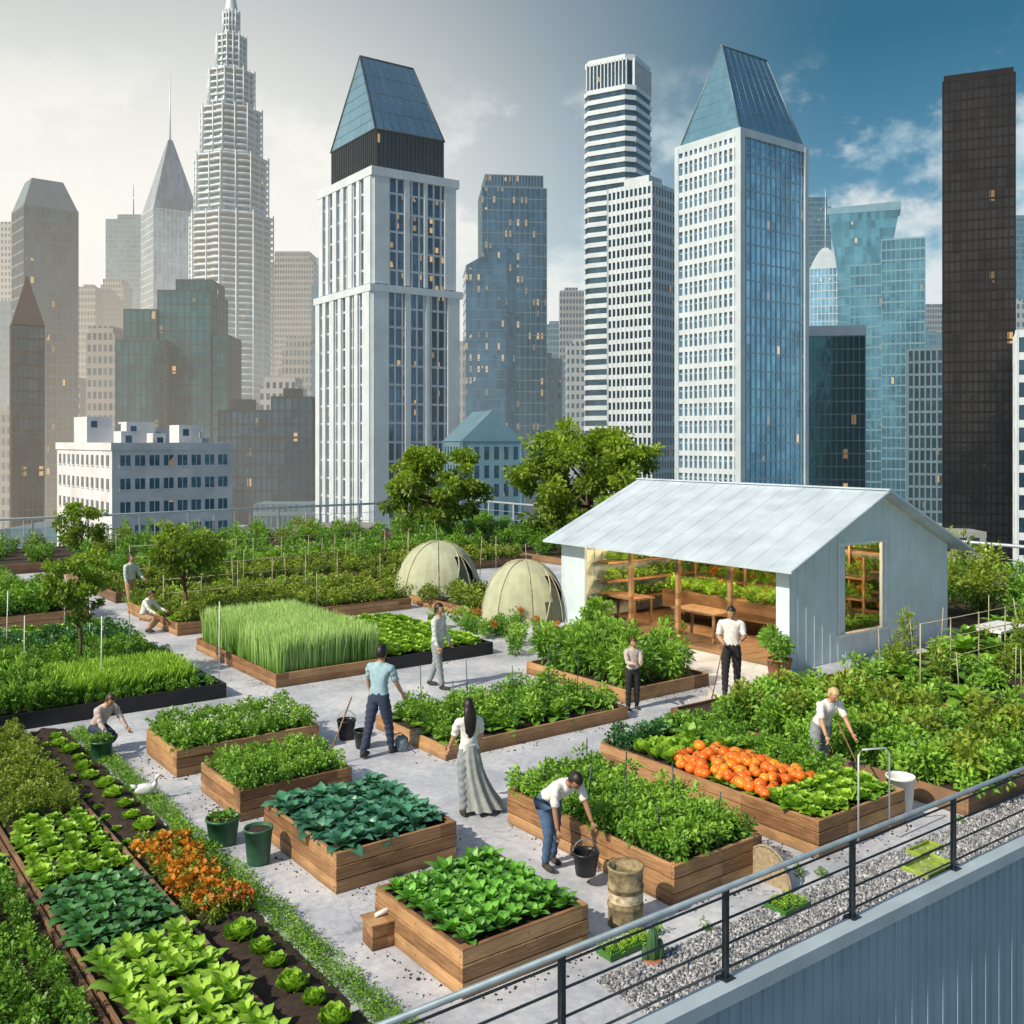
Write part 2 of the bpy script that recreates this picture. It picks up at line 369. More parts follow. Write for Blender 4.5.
for (z0,z1,i) in ((ST,32.6,0),(33.6,53.6,.5)):
    for (a,c) in ((0,.17),(.36,.42),(.60,.64),(.86,1.)):
        b.box(i+(Lx-2*i)*a-.02,i-.6,z0,i+(Lx-2*i)*c+.02,i,z1,1)
    for (a,c) in ((0,.12),(.2,.26),(.34,.42),(.5,.56),(.64,.72),(.8,.86),(.92,1)):
        b.box(i-.6,i+(Ly-2*i)*a,z0,i,i+(Ly-2*i)*c,z1,1)
b.box(-.7,-.7,32,Lx+.7,Ly+.7,33.3,1); b.box(-.2,-.2,53,Lx+.2,Ly+.2,54.6,1)
facade(b,1.8,1.8,Lx-2.4,Ly-3.0,54.6,62,2.4,.8,.3,.25,.1,.3,2,3)
wedge(b,1.5,1.5,Lx-2.1,Ly-2.7,62,78.5,1.6,1.4,4,3)
b.obj('white_office_tower',[gl_warm,white_c,gl_dark,dark_c,gl_crown],math.radians(35),(-25.2,180,0))
b=MB(); Lx,Ly=17.7,14.4
facade(b,0,0,Lx,Ly,ST,57.5,3.1,1.35,.25,.16,.1,.18,0,5)
b.box(-.5,-.5,ST,.7,.7,57.9,1); b.box(Lx-.6,-.5,ST,Lx+.4,.6,57.9,1); b.box(-.5,Ly-.6,ST,.5,Ly+.4,57.9,1)
b.box(-.4,-.4,56.9,Lx+.4,Ly+.4,58.3,1)
for k in range(11):
    y=.9+(Ly-1.8)*k/11; b.box(-.42,y,ST,-.05,y+.5,56.9,3)
z=56
while z>-25: b.box(-.38,.71,z-.9,-.06,Ly-.61,z,3); z-=3.1
wedge(b,.3,.3,Lx-.3,Ly-.3,58.3,75.5,3.2,1.5,2,4)
b.obj('glass_office_tower',[gl_blue,pale_c,gl_crown,white_c,grey_c,plain('blue_white_frame',(.36,.5,.6),.4,.2,.1,.3,far=True)],math.radians(37),(38.8,170,0))
b=MB(); gr=facademat('tower_glass',(.3,.3,.3),(.22,.34,.40),1.5,4,1,1,.02)
tiers=[(16,ST,97),(14.2,97,121),(11.8,121,141),(9,141,157),(5.8,157,172),(3.2,172,182)]
lob=lambda t,k: 1+.05*math.cos(8*t)
for r,z0,z1 in tiers:
    b.lathe([(r*.95,z0),(r*.95,z1),(0.01,z1+.5)],n=48,m=0,fn=lob)
    z=z1
    while z>max(z0,-20):
        b.lathe([(r*.94,z-.9),(r*1.03,z-.9),(r*1.03,z-.1),(r*.94,z-.1)],n=48,m=1,fn=lob); z-=2.6
    for k in range(16):
        t=2*math.pi*k/16; q=r*1.04*lob(t,0); b.tube([(q*math.cos(t),q*math.sin(t),max(z0,-20)),(q*math.cos(t),q*math.sin(t),z1+1)],.3,5,1)
b.lathe([(3,182),(1.6,190),(.8,196),(.5,215),(.05,235)],n=12,m=1)
b.ell((0,0,193),(1.9,1.9,1.9),1)
b.obj('round_stepped_skyscraper',[gr,pale_c],0,(-116.5,415,0))
b=MB(); Lx=Ly=14.4
ch=2.0
def oct_(i): return [(ch-i*.4,-i),(Lx-ch+i*.4,-i),(Lx+i,ch-i*.4),(Lx+i,Ly-ch+i*.4),(Lx-ch+i*.4,Ly+i),(ch-i*.4,Ly+i),(-i,Ly-ch+i*.4),(-i,ch-i*.4)]
b.prism([(x,y,ST) for x,y in oct_(0)],[(x,y,98) for x,y in oct_(0)],0)
z=98
while z>-20:
    b.prism([(x,y,z-1.2) for x,y in oct_(.35)],[(x,y,z) for x,y in oct_(.35)],1); z-=2.7
b.prism([(x,y,98.01) for x,y in oct_(-.3)],[(x,y,104) for x,y in oct_(-.3)],0)
for k in range(12):
    b.box(1.5+k*1.04,-.1,98,1.75+k*1.04,.5,105,1); b.box(-.1,1.5+k*1.04,98,.5,1.75+k*1.04,105,1)
b.prism([(x,y,104.5) for x,y in oct_(.1)],[(x,y,106) for x,y in oct_(.1)],1)
b.obj('striped_office_tower',[gl_dark,white_c],math.radians(60),(31.2,260,0))
b=MB(); facade(b,0,0,9.7,10.6,ST,57,2.4,1.1,.9,.4,.12,.2); b.box(2,2,57,7,8,59,1)
b.obj('white_grid_tower',[gl_dark,white_c],math.radians(50),(28,200,0))
b=MB(); facade(b,0,0,9.66,12,ST,59,1.5,.8,.3,.14,.05,.12,0,1); b.box(.1,.1,59,9.5,11.9,59.8,1)
b.obj('black_office_tower',[gl_black,plain('bronze_black',(.022,.02,.02),.3,.7,.25,.3,far=True)],math.radians(-24),(64.65,150,0))
b=MB(); facade(b,-9,0,10.5,16,ST,81,3.4,1.6,.25,.15,.06,.1); facade(b,-8,1,9.5,15,81,85,3.4,.9,.3,.2,.1,.1)
b.prism([(-14,-2,ST),(-2,-2,ST),(-2,12,ST),(-14,12,ST)],[(-14,-2,57),(-2,-2,64),(-2,12,64),(-14,12,57)],0)
for k in range(30): b.box(-14.1,-2.1,-30+k*2.95,-1.9,12,-29.8+k*2.95,1)
b.obj('dark_glass_tower',[facademat('dusk_glass',(.1,.1,.1),(.06,.14,.21),1.2,3.4,1,1,.3),grey_c],math.radians(6),(0,300,0))
b=MB(); facade(b,0,0,15.5,13.8,ST,76,3.4,1.6,.6,.3,.12,.15); b.prism([(0,0,76),(15.5,0,76),(15.5,13.8,76),(0,13.8,76)],[(3,3,85),(12,3,85),(12,11,85),(3,11,85)],1)
b.obj('bronze_glass_tower',[gl_brown,grey_c],math.radians(40),(-146.4,300,0))
b=MB(); facade(b,-2.8,-2.8,2.8,2.8,ST,28,2.6,1,.4,.2,.1,.15); b.prism([(-3,-3,28),(3,-3,28),(3,3,28),(-3,3,28)],[(-.1,-.1,38),(.1,-.1,38),(.1,.1,38),(-.1,.1,38)],1)
b.obj('pointed_brown_tower',[gl_brown,brown_c],math.radians(30),(-97,200,0))
b=MB(); facade(b,-11,-11,11,11,ST,118,3.6,2,.5,.4,.15,.2)
b.prism([(-11,-11,118),(11,-11,118),(11,11,118),(-11,11,118)],[(-1,-1,155),(1,-1,155),(1,1,155),(-1,1,155)],0); b.tube([(0,0,150),(0,0,188)],[.6,.15],6,1)
b.obj('spire_tower',[facademat('pale_glass',(.3,.3,.3),(.35,.46,.52),1.5,3.6,1,1,0),pale_c],math.radians(35),(-171,500,0))
b=MB()
facade(b,0,0,8,18,ST,38,3.4,1.6,.3,.2,.08,.12); facade(b,8,1,21,20,ST,43,3.4,1.6,.3,.2,.08,.12); facade(b,12,3,21,16,43,46,3.4,1.6,.3,.2,.08,.12)
facade(b,21,2,25,18,ST,32,3.4,1.6,.3,.2,.08,.12); facade(b,-1,-3,11,0,ST,30,3.4,1.6,.3,.2,.08,.12)
b.obj('green_glass_block',[gl_green,dark_c],math.radians(3),(-97,250,0))
b=MB()
facade(b,0,0,12,12,ST,12,3,1.4,.5,.3,.1,.14); facade(b,12,-2,21,10,ST,15,3,1.4,.5,.3,.1,.14); b.box(2,3,12,7,8,14.5,1); b.box(14,2,15,18,6,17,1)
b.obj('brown_office_block',[gl_dark,dark_c],math.radians(5),(-66,225,0))
b=MB(); facade(b,0,0,11,9,ST,26,2.6,1.1,.2,.12,.06,.1,0,2); b.box(-.2,-.2,26,11.2,9.2,28,1); b.obj('blue_glass_block',[gl_green,pale_c,grey_c],math.radians(-8),(59.2,200,0))
b=MB(); facade(b,-6.5,-5,6.5,5,ST,82,3.4,1.6,.4,.3,.1,.14)
arc=[(-6.5+13*k/10,82+9*math.sin(math.pi*k/10)) for k in range(11)]
b.prism([(x,-5,z) for x,z in arc],[(x,5,z) for x,z in arc],1); b.tube([(0,0,90),(0,0,118)],[.4,.1],5,1)
b.obj('arched_top_tower',[gl_blue,pale_c],math.radians(-18),(141,450,0))
b=MB(); b.prism([(-9,-6,ST),(9,-6,ST),(9,6,ST),(-9,6,ST)],[(-9,-6,70),(9,-6,70),(9,6,70),(-9,6,70)],0)
b.prism([(-9,-6,70),(9,-6,70),(9,6,70),(-9,6,70)],[(-13,-6,97),(14,-6,97),(14,6,97),(-13,6,97)],0)
for k in range(30): b.box(-9.1,-6.1,-30+k*3.4,9.1,6.1,-29.6+k*3.4,1)
b.prism([(-13.2,-6.2,95),(14.2,-6.2,95),(14.2,6.2,95),(-13.2,6.2,95)],[(-13.4,-6.2,97.4),(14.4,-6.2,98.4),(14.4,6.2,98.4),(-13.4,6.2,97.4)],1)
b.obj('flared_teal_tower',[gl_teal,blue_c],math.radians(-18),(140,400,0))
b=MB(); facade(b,0,0,9,12,ST,58,3.1,1.4,.5,.2,.1,.12); facade(b,9,-1,21,12,ST,65,3.1,1.4,.5,.2,.1,.12)
b.obj('blue_glass_tower',[gl_teal,blue_c],math.radians(-20),(102,302,0))
b=MB(); facade(b,0,0,8,9,ST,28,3.1,1.4,.6,.4,.1,.15); b.obj('grey_office_block',[gl_dark,grey_c],math.radians(-20),(99,250,0))
b=MB(); facade(b,0,0,18,9,ST,18.4,2.7,1.5,.9,.4,.1,.15); b.obj('white_residential_tower',[gl_dark,white_c],math.radians(-25),(60.6,120,0))
b=MB(); facade(b,0,0,10,10,ST,5,3,1.8,.9,.8,.08,.1); b.prism([(-.3,-.3,5),(10.3,-.3,5),(5,-.3,10)],[(-.3,10.3,5),(10.3,10.3,5),(5,10.3,10)],1)
b.obj('gabled_city_block',[gl_dark,blue_c],math.radians(20),(-8,160,0))
b=MB(); Lx,Ly=14,20.5
b.box(0,0,ST,Lx,Ly,4.3,0)
def winrow(b,x0,x1,z0,z1,face):
    if face==0:
        b.box(x0,-.03,z0,x1,.05,z1,1); b.box(x0-.1,-.1,z0-.14,x1+.1,.05,z0,0); b.box((x0+x1)/2-.04,-.05,z0,(x0+x1)/2+.04,.02,z1,0)
    else:
        b.box(-.03,x0,z0,.05,x1,z1,1); b.box(-.1,x0-.1,z0-.14,.05,x1+.1,z0,0); b.box(-.05,(x0+x1)/2-.04,z0,.02,(x0+x1)/2+.04,z1,0)
for fl in range(6):
    z=2.3-fl*2.6
    for k in range(8): winrow(b,.9+k*1.62,2.0+k*1.62,z,z+1.2,0)
    for k in range(11): winrow(b,1.0+k*1.78,1.9+k*1.78,z,z+1.2,1)
for q in ((-.15,-.15,Lx+.15,.1),(-.15,Ly-.1,Lx+.15,Ly+.15),(-.15,.1,.1,Ly-.1),(Lx-.1,.1,Lx+.15,Ly-.1)): b.box(q[0],q[1],4.05,q[2],q[3],4.9,0)
for q in ((1,12,4,17,8),(5,10,8.5,13,7.4),(2,3,4.2,5.5,6.2),(6,4,7.5,6,6.0),(9.5,5,12.5,8,7.0),(9,13,12,18,6.6)): b.box(q[0],q[1],4.3,q[2],q[3],q[4],0); b.box(q[0]+.5,q[1]-.03,q[4]-1.3,q[0]+1.2,q[1]+.02,q[4]-.5,1)
for q in ((3.5,7.5),(8.6,9),(11.5,3)): b.box(q[0],q[1],4.3,q[0]+.9,q[1]+.9,5.4,2); b.tube([(q[0]+.4,q[1]+1.5,4.3),(q[0]+.4,q[1]+1.5,6.2)],.12,6,2)
b.obj('white_apartment_building',[plain('white_render',(.60,.61,.63),.8,0,.16,.4,far=True),gl_dark,grey_c],math.radians(40),(-44,110,0))
fm=[facademat('far_facade_a',(.25,.24,.23),(.08,.12,.15),1.6,3.5,.65,.6,.02),facademat('far_facade_b',(.12,.19,.23),(.12,.22,.28),1.2,3.4,.8,.75,.02),facademat('far_facade_c',(.33,.35,.36),(.10,.14,.17),2,3.6,.55,.55,.02)]
b=MB()
def blk(px,D,wd,zt,dp=None,m=0):
    X=px*D; dp=dp or wd; b.box(X-wd/2,D,ST,X+wd/2,D+dp,zt,m); b.box(X-wd*.3,D+dp*.2,zt,X+wd*.25,D+dp*.7,zt+wd*.15,m)
    if rng.random()<.4: b.box(X-wd*.4,D+.1,zt,X+wd*.4,D+dp*.9,zt+wd*.25,m)
    if rng.random()<.35: b.tube([(X,D+dp*.4,zt),(X,D+dp*.4,zt+wd*.9)],[wd*.02,wd*.005],5,m)
for px,D,wd,zt,m_ in [(-.425,520,9,85,0),(-.385,700,30,160,1),(-.40,610,14,100,0),(-.22,600,26,112,0),(-.205,640,14,122,2),(-.505,420,14,60,1),(-.51,560,30,120,2),(.045,560,14,70,1),(.06,500,12,80,0),(.155,420,14,70,1),(.30,620,24,150,1),(.42,520,14,60,1),(.425,620,18,85,0),(.505,400,14,60,2),(.51,520,20,120,1),(-.15,500,18,30,2),(-.04,420,12,30,0),(-.36,340,9,35,1)]:
    blk(px,D,wd,zt,m=m_)
for D in (330,430,560,720,900):
    x=-.58
    while x<.58:
        wd=rng.uniform(.018,.04)*D; blk(x,D+rng.uniform(-40,40),wd,5.2+rng.uniform(-.02,.10)*D+ (rng.random()<.15)*.05*D,m=int(rng.integers(3))); x+=wd/D+rng.uniform(.0,.02)
for k in range(60):
    D=rng.uniform(120,220); X=rng.uniform(-.6,.6)*D; wd=rng.uniform(9,18)
    b.box(X,D,ST,X+wd,D+wd,rng.uniform(-25,-7),int(rng.integers(3)))
b.obj('distant_city_buildings',fm)
# ---------------------------------------------------------------- rooftop
m,nt,pb=newmat('concrete_paving'); g=N(nt)
tc=g.n('ShaderNodeTexCoord').outputs['Object']
n1=g.noise(.7,tc,8,.65); n2=g.noise(9,tc,8,.7); n3=g.noise(60,tc,4)
c=g.ramp(g.math('ADD',g.math('MULTIPLY',n1,.6),g.math('MULTIPLY',n2,.4)),[(.34,(.30,.33,.40)),(.5,(.50,.53,.60)),(.63,(.70,.71,.76))])
vo=g.n('ShaderNodeTexVoronoi',feature='DISTANCE_TO_EDGE'); vo.inputs['Scale'].default_value=.55
dv=g.n('ShaderNodeVectorMath',operation='ADD'); g.l(tc,dv.inputs[0])
nn=g.n('ShaderNodeTexNoise'); nn.inputs['Scale'].default_value=1.7; nn.inputs['Detail'].default_value=6; g.l(tc,nn.inputs['Vector']); g.l(nn.outputs[1],dv.inputs[1]); g.l(dv.outputs[0],vo.inputs['Vector'])
cr=g.ramp(vo.outputs[0],[(.0,.6),(.010,1.0)])
crm=g.mix(g.ramp(g.noise(.5,tc,2),[(.48,0.0),(.6,1.0)]),(1,1,1),cr)
c=g.mix(1.0,c,crm,'MULTIPLY'); c=g.mix(.3,c,g.mix(n3,(.3,.3,.3),(1,1,1)),'MULTIPLY')
spt=g.ramp(g.noise(24,tc,3,.7),[(.30,.55),(.36,1.0)]); c=g.mix(.8,c,spt,'MULTIPLY')
g.l(c,pb.inputs['Base Color']); g.l(g.ramp(n1,[(.4,.4),(.6,.85)]),pb.inputs['Roughness'])
bp=g.n('ShaderNodeBump'); bp.inputs['Strength'].default_value=.4; bp.inputs['Distance'].default_value=.02; g.l(n2,bp.inputs['Height']); g.l(bp.outputs[0],pb.inputs['Normal'])
U0,U1,V0,V1=-14,34,6.3,50
b=MB(); b.face([(U0,V0+.15,0),(U1,V0+.15,0),(U1,V1,0),(U0,V1,0)]); b.obj('rooftop_floor',[m],ROT)
wallm=plain('blue_metal_cladding',(.25,.38,.48),.5,.1,.12,.9)
b=MB(); b.box(U0,V0,ST,U1,V1-.01,-.02,0); 
b.box(U0,V0-.06,-.08,U1,V0+.14,.06,1)
k=U0
while k<U1: b.box(k,V0-.022,ST,k+.035,V0+.02,-.081,0); b.box(k+.155,V0-.008,ST,k+.165,V0+.02,-.081,0); k+=.32
b.obj('host_building',[wallm,plain('parapet_coping',(.44,.54,.62),.4,.2,.12,2)],ROT)
m2,nt,pb=newmat('gravel'); g=N(nt); tc=g.n('ShaderNodeTexCoord').outputs['Object']
vo=g.n('ShaderNodeTexVoronoi'); vo.inputs['Scale'].default_value=28; g.l(tc,vo.inputs['Vector'])
sp=g.n('ShaderNodeSeparateColor'); g.l(vo.outputs['Color'],sp.inputs[0])
g.l(g.ramp(sp.outputs[0],[(0,(.16,.17,.19)),(.6,(.36,.37,.4)),(1,(.6,.6,.62))]),pb.inputs['Base Color']); pb.inputs['Roughness'].default_value=.85
bp=g.n('ShaderNodeBump'); bp.inputs['Strength'].default_value=1; bp.inputs['Distance'].default_value=.03; bp.invert=True; g.l(vo.outputs['Distance'],bp.inputs['Height']); g.l(bp.outputs[0],pb.inputs['Normal'])
b=MB(); b.face([(6.4,V0+.15,.006),(U1,V0+.15,.006),(U1,7.15,.006),(6.4,7.15,.006)]); 
for k in range(9000):
    u=6.4+abs(rng.normal())*6; v=rng.uniform(V0+.16,7.2); r=rng.uniform(.012,.03)
    if u>20: continue
    b.prism([(u+r*math.cos(a+k),v+r*.8*math.sin(a+k),.004) for a in (0,1.3,2.6,3.9,5.1)],[(u+.6*r*math.cos(a+k),v+.5*r*math.sin(a+k),.008+r) for a in (0,1.3,2.6,3.9,5.1)])
b.obj('gravel_bed',[m2],ROT)
b=MB()
for k in range(2200):
    e0=[(5.2,6.75,7.7,9.35),(5.25,6.9,10.35,12.4),(5.2,6.9,13.1,14.6),(5.1,7.5,15.4,16.9),(8.1,9.6,7.8,10.9),(10.5,12.4,7.65,11.7),(8.85,12.9,13.6,15.9),(13.6,16,14.4,17.6),(8.6,14.2,19.7,24.5),(3.6,4.55,6,18)][rng.integers(10)]
    d=abs(rng.normal())*.16+.02
    if rng.random()<.5: u=rng.uniform(e0[0],e0[1]); v=e0[2]-d if rng.random()<.5 else e0[3]+d
    else: v=rng.uniform(e0[2],e0[3]); u=e0[0]-d if rng.random()<.5 else e0[1]+d
    r=rng.uniform(.005,.017)*(1 if rng.random()<.9 else 1.6); mm=0 if rng.random()<.7 else 1
    b.prism([(u+r*math.cos(a+k),v+r*math.sin(a+k),.002) for a in (0,1.5,3,4.6)],[(u+.5*r*math.cos(a+k),v+.5*r*math.sin(a+k),.004+r*.7) for a in (0,1.5,3,4.6)],mm)
b.obj('spilled_soil',[M['soil'],m],ROT)
def railing(pts,name,h=.95,post=1.7,rails=(.2,.45,.7),pm=M['darksteel'],tm=M['steel'],pr=.025,tr=.03):
    b=MB()
    for (p,q) in zip(pts[:-1],pts[1:]):
        p=Vector((*p,0)); q=Vector((*q,0)); L=(q-p).length; n=round(L/post)
        for k in range(n+1):
            c=p.lerp(q,k/n); b.box(c.x-pr,c.y-pr,.0,c.x+pr,c.y+pr,h,0); b.box(c.x-.07,c.y-.07,0.002,c.x+.07,c.y+.07,.07,0)
        b.tube([p+Vector((0,0,h+.02)),q+Vector((0,0,h+.02))],tr,8,1)
        for z in rails: b.tube([p+Vector((0,0,z)),q+Vector((0,0,z))],.012,6,0)
    return b.obj(name,[pm,tm],ROT)
railing([(3.3,6.42),(33.8,6.42)],'roof_railing',rails=(.15,.38,.62,.84),h=.9,post=2.05)
palest=plain('pale_aluminium',(.5,.56,.6),.4,.3,.1,3)
railing([(U0,49.7),(33.8,49.7),(33.8,6.6)],'roof_railing',h=1.6,post=2.4,rails=(.7,1.15),pm=palest,tm=palest,pr=.04,tr=.06)
# ---------------------------------------------------------------- planters
def planter(u0,u1,v0,v1,h,mat='wood',name='raised_garden_bed',planks=3,th=.045):
    b=MB(); ph=h/planks
    for k in range(planks):
        z0=k*ph+(.003 if k==0 else .007); z1=(k+1)*ph-.004; o=(k%2)*.004
        b.box(u0-o,v0-o,z0,u1+o,v0+th,z1,0); b.box(u0-o,v1-th,z0,u1+o,v1+o,z1,0)
        b.box(u0-o,v0+th+.001,z0,u0+th,v1-th-.001,z1,0); b.box(u1-th,v0+th+.001,z0,u1+o,v1-th-.001,z1,0)
    b.box(u0+th,v0+th,.01,u1-th,v1-th,h-.06,1)
    for (a,c) in ((u0+th,v0+th),(u1-th-.06,v0+th),(u0+th,v1-th-.06),(u1-th-.06,v1-th-.06)): b.box(a,c,h-.07,a+.06,c+.06,h-.005,0)
    if planks>1:
        for k in range(planks):
            for uu in (u0+.03,(u0+u1)/2,u1-.03): b.box(uu-.006,v0-.008,(k+.5)*ph-.006,uu+.006,v0,(k+.5)*ph+.006,2)
            for vv in (v0+.03,(v0+v1)/2,v1-.03): b.box(u0-.008,vv-.006,(k+.5)*ph-.006,u0,vv+.006,(k+.5)*ph+.006,2)
    return b.obj(name,[M[mat],M['soil'],M['darksteel']],ROT,bevel=.006)
H=.47
planter(5.2,6.75,7.7,9.35,H); planter(5.25,6.9,10.35,12.4,H); planter(5.2,6.9,13.1,14.6,.42); planter(5.1,7.5,15.4,16.9,.42)
planter(8.1,9.6,7.8,10.9,H); planter(10.5,12.4,7.65,11.7,H)
planter(8.85,12.9,13.6,15.9,.24,planks=1); planter(13.6,16,14.4,17.6,.28,planks=1)
planter(8.6,11.2,19.7,24.5,.3,'wood',planks=1); planter(11.25,14.2,19.7,24.5,.3,'black',planks=1)
planter(-10,7.5,19.6,28.3,.3,'black',planks=1)
planter(2.45,3.6,5.6,19.2,.16,'wood2',planks=1); planter(-12,2.43,5.6,19.2,.13,'wood2',planks=1)
planter(13.3,16.6,7.25,12.9,.3,'wood2',planks=1)
planter(17.6,26,8,12.8,.3,'wood',planks=1)
planter(26.5,33.3,7.5,48,.3,'wood2',planks=1)
planter(4,7.5,30,33.5,.4,'wood',planks=2); planter(8.8,16,26.5,31,.35,'wood',planks=2)
planter(-12,7,35,41,.35,'wood2',planks=1); planter(9,25.8,33,40,.35,'wood2',planks=1); planter(-12,26,42.5,48.4,.4,'wood2',planks=1); planter(16.5,18,24,31.5,.3,'wood',planks=1)
nu,nv=8,180; b=MB()
b.v=[(3.62+.72*i/nu,5.6+13.6*j/nv,.02+.05*math.sin(math.pi*i/nu)+rng.normal()*.012) for j in range(nv+1) for i in range(nu+1)]
b.f=[(j*(nu+1)+i,j*(nu+1)+i+1,(j+1)*(nu+1)+i+1,(j+1)*(nu+1)+i) for j in range(nv) for i in range(nu)]; b.m=[0]*len(b.f); b.s=[True]*len(b.f)
b.obj('soil_strip',[M['soil']],ROT)
chard=[rosette(13,.24,.13,.6,1.4,.9,4,.08) for _ in range(4)]
collard=[rosette(14,.30,.2,.35,1.2,1.1,4,.15,pk=.7) for _ in range(4)]
lettuce=[rosette(22,.17,.17,.25,1.45,.5,3,.3,pk=.6) for _ in range(4)]
cabbage=[rosette(30,.13,.16,.45,1.5,-.9,4,.12,pk=.6) for _ in range(4)]
smallb=[bush(200,.17,.17,.15,.06) for _ in range(5)]
medb=[bush(420,.35,.35,.32,.10,12) for _ in range(5)]
tallb=[bush(520,.4,.4,.55,.2,14,.28,.4) for _ in range(4)]
bigb=[bush(800,.8,.8,.75,.15,16) for _ in range(5)]
spike=[bush(260,.28,.28,.8,.2,12,.22,.8) for _ in range(4)]
broad=[rosette(16,.5,.3,.3,1.3,1.0,4,.1,pk=.7) for _ in range(3)]
def fill(name,temps,mat,u0,u1,v0,v1,su,sv,z,sc=1,j=.12,stag=True): return fobj(name,inst(temps,grid(u0,u1,v0,v1,su,sv,j,z,stag),sc),M[mat])
fill('chard_plants',chard,'chard',5.28,6.68,7.78,9.28,.2,.21,H-.05,.95,.05)
fill('collard_plants',collard,'blue',5.3,6.85,10.45,12.3,.24,.25,H-.05,.95,.08)
fill('herb_plants',smallb,'herb',5.25,6.85,13.15,14.55,.17,.17,.36,.95)
fill('herb_plants',smallb,'herb',5.15,7.45,15.45,16.85,.18,.18,.36,1.1)
fobj('herb_blossoms',inst([bush(40,.15,.15,.12,.03,8,.8)],grid(5.2,7.4,15.5,16.8,.3,.3,.2,.5),1),leafmat('white_petals',(.6,.6,.5),(.8,.8,.75)))
fill('herb_bushes',smallb,'herb',8.15,9.55,7.85,10.85,.19,.19,H-.05,1.2)
fill('herb_bushes',chard,'mid',8.15,9.55,7.85,10.85,.35,.35,H,.7)
fill('lettuce_plants',lettuce,'lime',10.55,12.3,7.7,8.55,.26,.26,H-.03,1.3)
fill('dark_leafy_plants',smallb,'mid',11.75,12.35,8.6,11.6,.22,.22,H-.05,1.1)
fill('cabbage_plants',cabbage,'lime',10.6,11.7,10.3,11.1,.3,.28,H-.03,1.8)
fill('squash_leaves',broad,'herb',11.4,12.3,9.9,11.6,.4,.4,H,.85)
fill('squash_leaves',broad,'mid',12.0,12.35,8.9,10.2,.4,.4,H,.65)
fill('dark_leafy_plants',smallb,'dark',10.55,11.6,11.15,11.65,.2,.2,H-.05,1.1)
fill('lettuce_plants',lettuce,'herb',10.55,12,8.5,10.4,.35,.35,H-.05,1.0)
b=MB()
for k in range(190):
    u=rng.uniform(10.6,11.8); v=rng.uniform(8.55,10.3); r=rng.uniform(.06,.095)
    z=H-.02+rng.uniform(0,.17)*(1-abs(u-11.15)/.8)
    b.ell((u,v,z+r*.6),(r,r,r*.82),int(rng.random()<.3)*2,12,8,fn=lambda p:p*(1+.05*math.cos(5*math.atan2(p.y,p.x))*(1-abs(p.z)))); b.tube([(u,v,z+r*1.35),(u+.01,v,z+r*1.6)],.008,4,1)
b.obj('tomato_pile',[plain('tomato_skin',(.75,.15,.015),.3,0,.35,3),M['greenpl'],plain('tomato_skin_yellow',(.8,.26,.02),.3,0,.25,3)],ROT)
fill('squash_plants',medb,'herb',8.95,12.8,13.7,15.8,.55,.55,.18,.75)
fill('squash_plants',broad,'herb',8.95,12.8,13.7,15.8,.55,.55,.2,.75)
fill('pepper_plants',tallb,'herb',13.7,15.9,14.5,17.5,.5,.5,.25,.85)
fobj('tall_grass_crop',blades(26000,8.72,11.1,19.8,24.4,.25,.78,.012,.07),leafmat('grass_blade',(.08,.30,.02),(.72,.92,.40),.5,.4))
fill('lettuce_plants',lettuce,'lime',11.35,14.1,19.8,24.4,.34,.36,.26,1.5,.08)
fill('yellow_lettuce_plants',lettuce,'lime',2.52,3.52,12.2,14.4,.24,.24,.12,1.1)
fill('kale_plants',collard,'dark',2.52,3.52,10.5,12.1,.22,.22,.12,.75)
fill('lettuce_plants',chard,'lime',2.52,3.52,6.2,10.3,.24,.26,.12,1.1,.07)
fill('herb_plants',smallb,'olive',2.52,3.52,14.5,19.1,.2,.2,.12,.9)
fobj('marigold_flowers',inst([bush(50,.12,.12,.11,.075,8,.9) for _ in range(3)],grid(3.72,4.3,10.5,12.8,.22,.24,.25,.10),.9),M['orangeleaf'])
fill('marigold_leaves',smallb,'olive',3.7,4.3,10.4,12.9,.22,.22,.04,.8)
head=[rosette(40,.12,.19,.2,1.5,-1.0,4,.12,pk=.55) for _ in range(4)]
P=[(4.0+rng.normal()*.02,v+rng.normal()*.03,.05) for v in np.arange(6.9,10.3,.38)]
P+=[(4.05+rng.normal()*.03,v,.05) for v in np.arange(13.0,19,.5)]
fobj('lettuce_heads',inst(head,P,1.5),M['lime'])
P=[(3.76+rng.normal()*.02,v,.04) for v in np.arange(13.2,19,.5)]
fobj('lettuce_seedlings',inst(lettuce,P,.55),M['lime'])
fobj('groundcover_edging',inst([bush(70,.09,.09,.06,.03,6)],grid(4.34,4.6,5.8,18.9,.09,.09,.2,0),1.1),M['herb'])
fill('fern_rows',smallb,'mid',-1.5,2.3,6.5,12.5,.3,.18,.08,.9,.06); fill('lettuce_plants',lettuce,'herb',1.2,2.35,12.6,15,.26,.26,.08,1); fill('vegetable_rows',smallb,'mid',-3,2.3,15,19,.3,.22,.08,.9,.08)
def rows(name,temps,mat,u0,u1,v0,v1,rs,ps,z,sc):
    P=[]; v=v0
    while v<v1:
        u=u0
        while u<u1: P.append((u+rng.normal()*.04,v+rng.normal()*.04,z)); u+=ps
        v+=rs
    return fobj(name,inst(temps,P,sc),M[mat])
leek=[bush(120,.08,.08,.2,.16,5,.2,.9)]
fobj('tall_grass_crop',blades(8000,4.6,7.0,20.0,21.8,.25,.42,.016,.25),M['lime'])
rows('leek_rows',leek,'herb',-4,4.5,19.9,24,.42,.16,.28,1.1)
rows('vegetable_rows',smallb,'mid',4.3,7.35,22.1,25,.42,.26,.26,1.3)
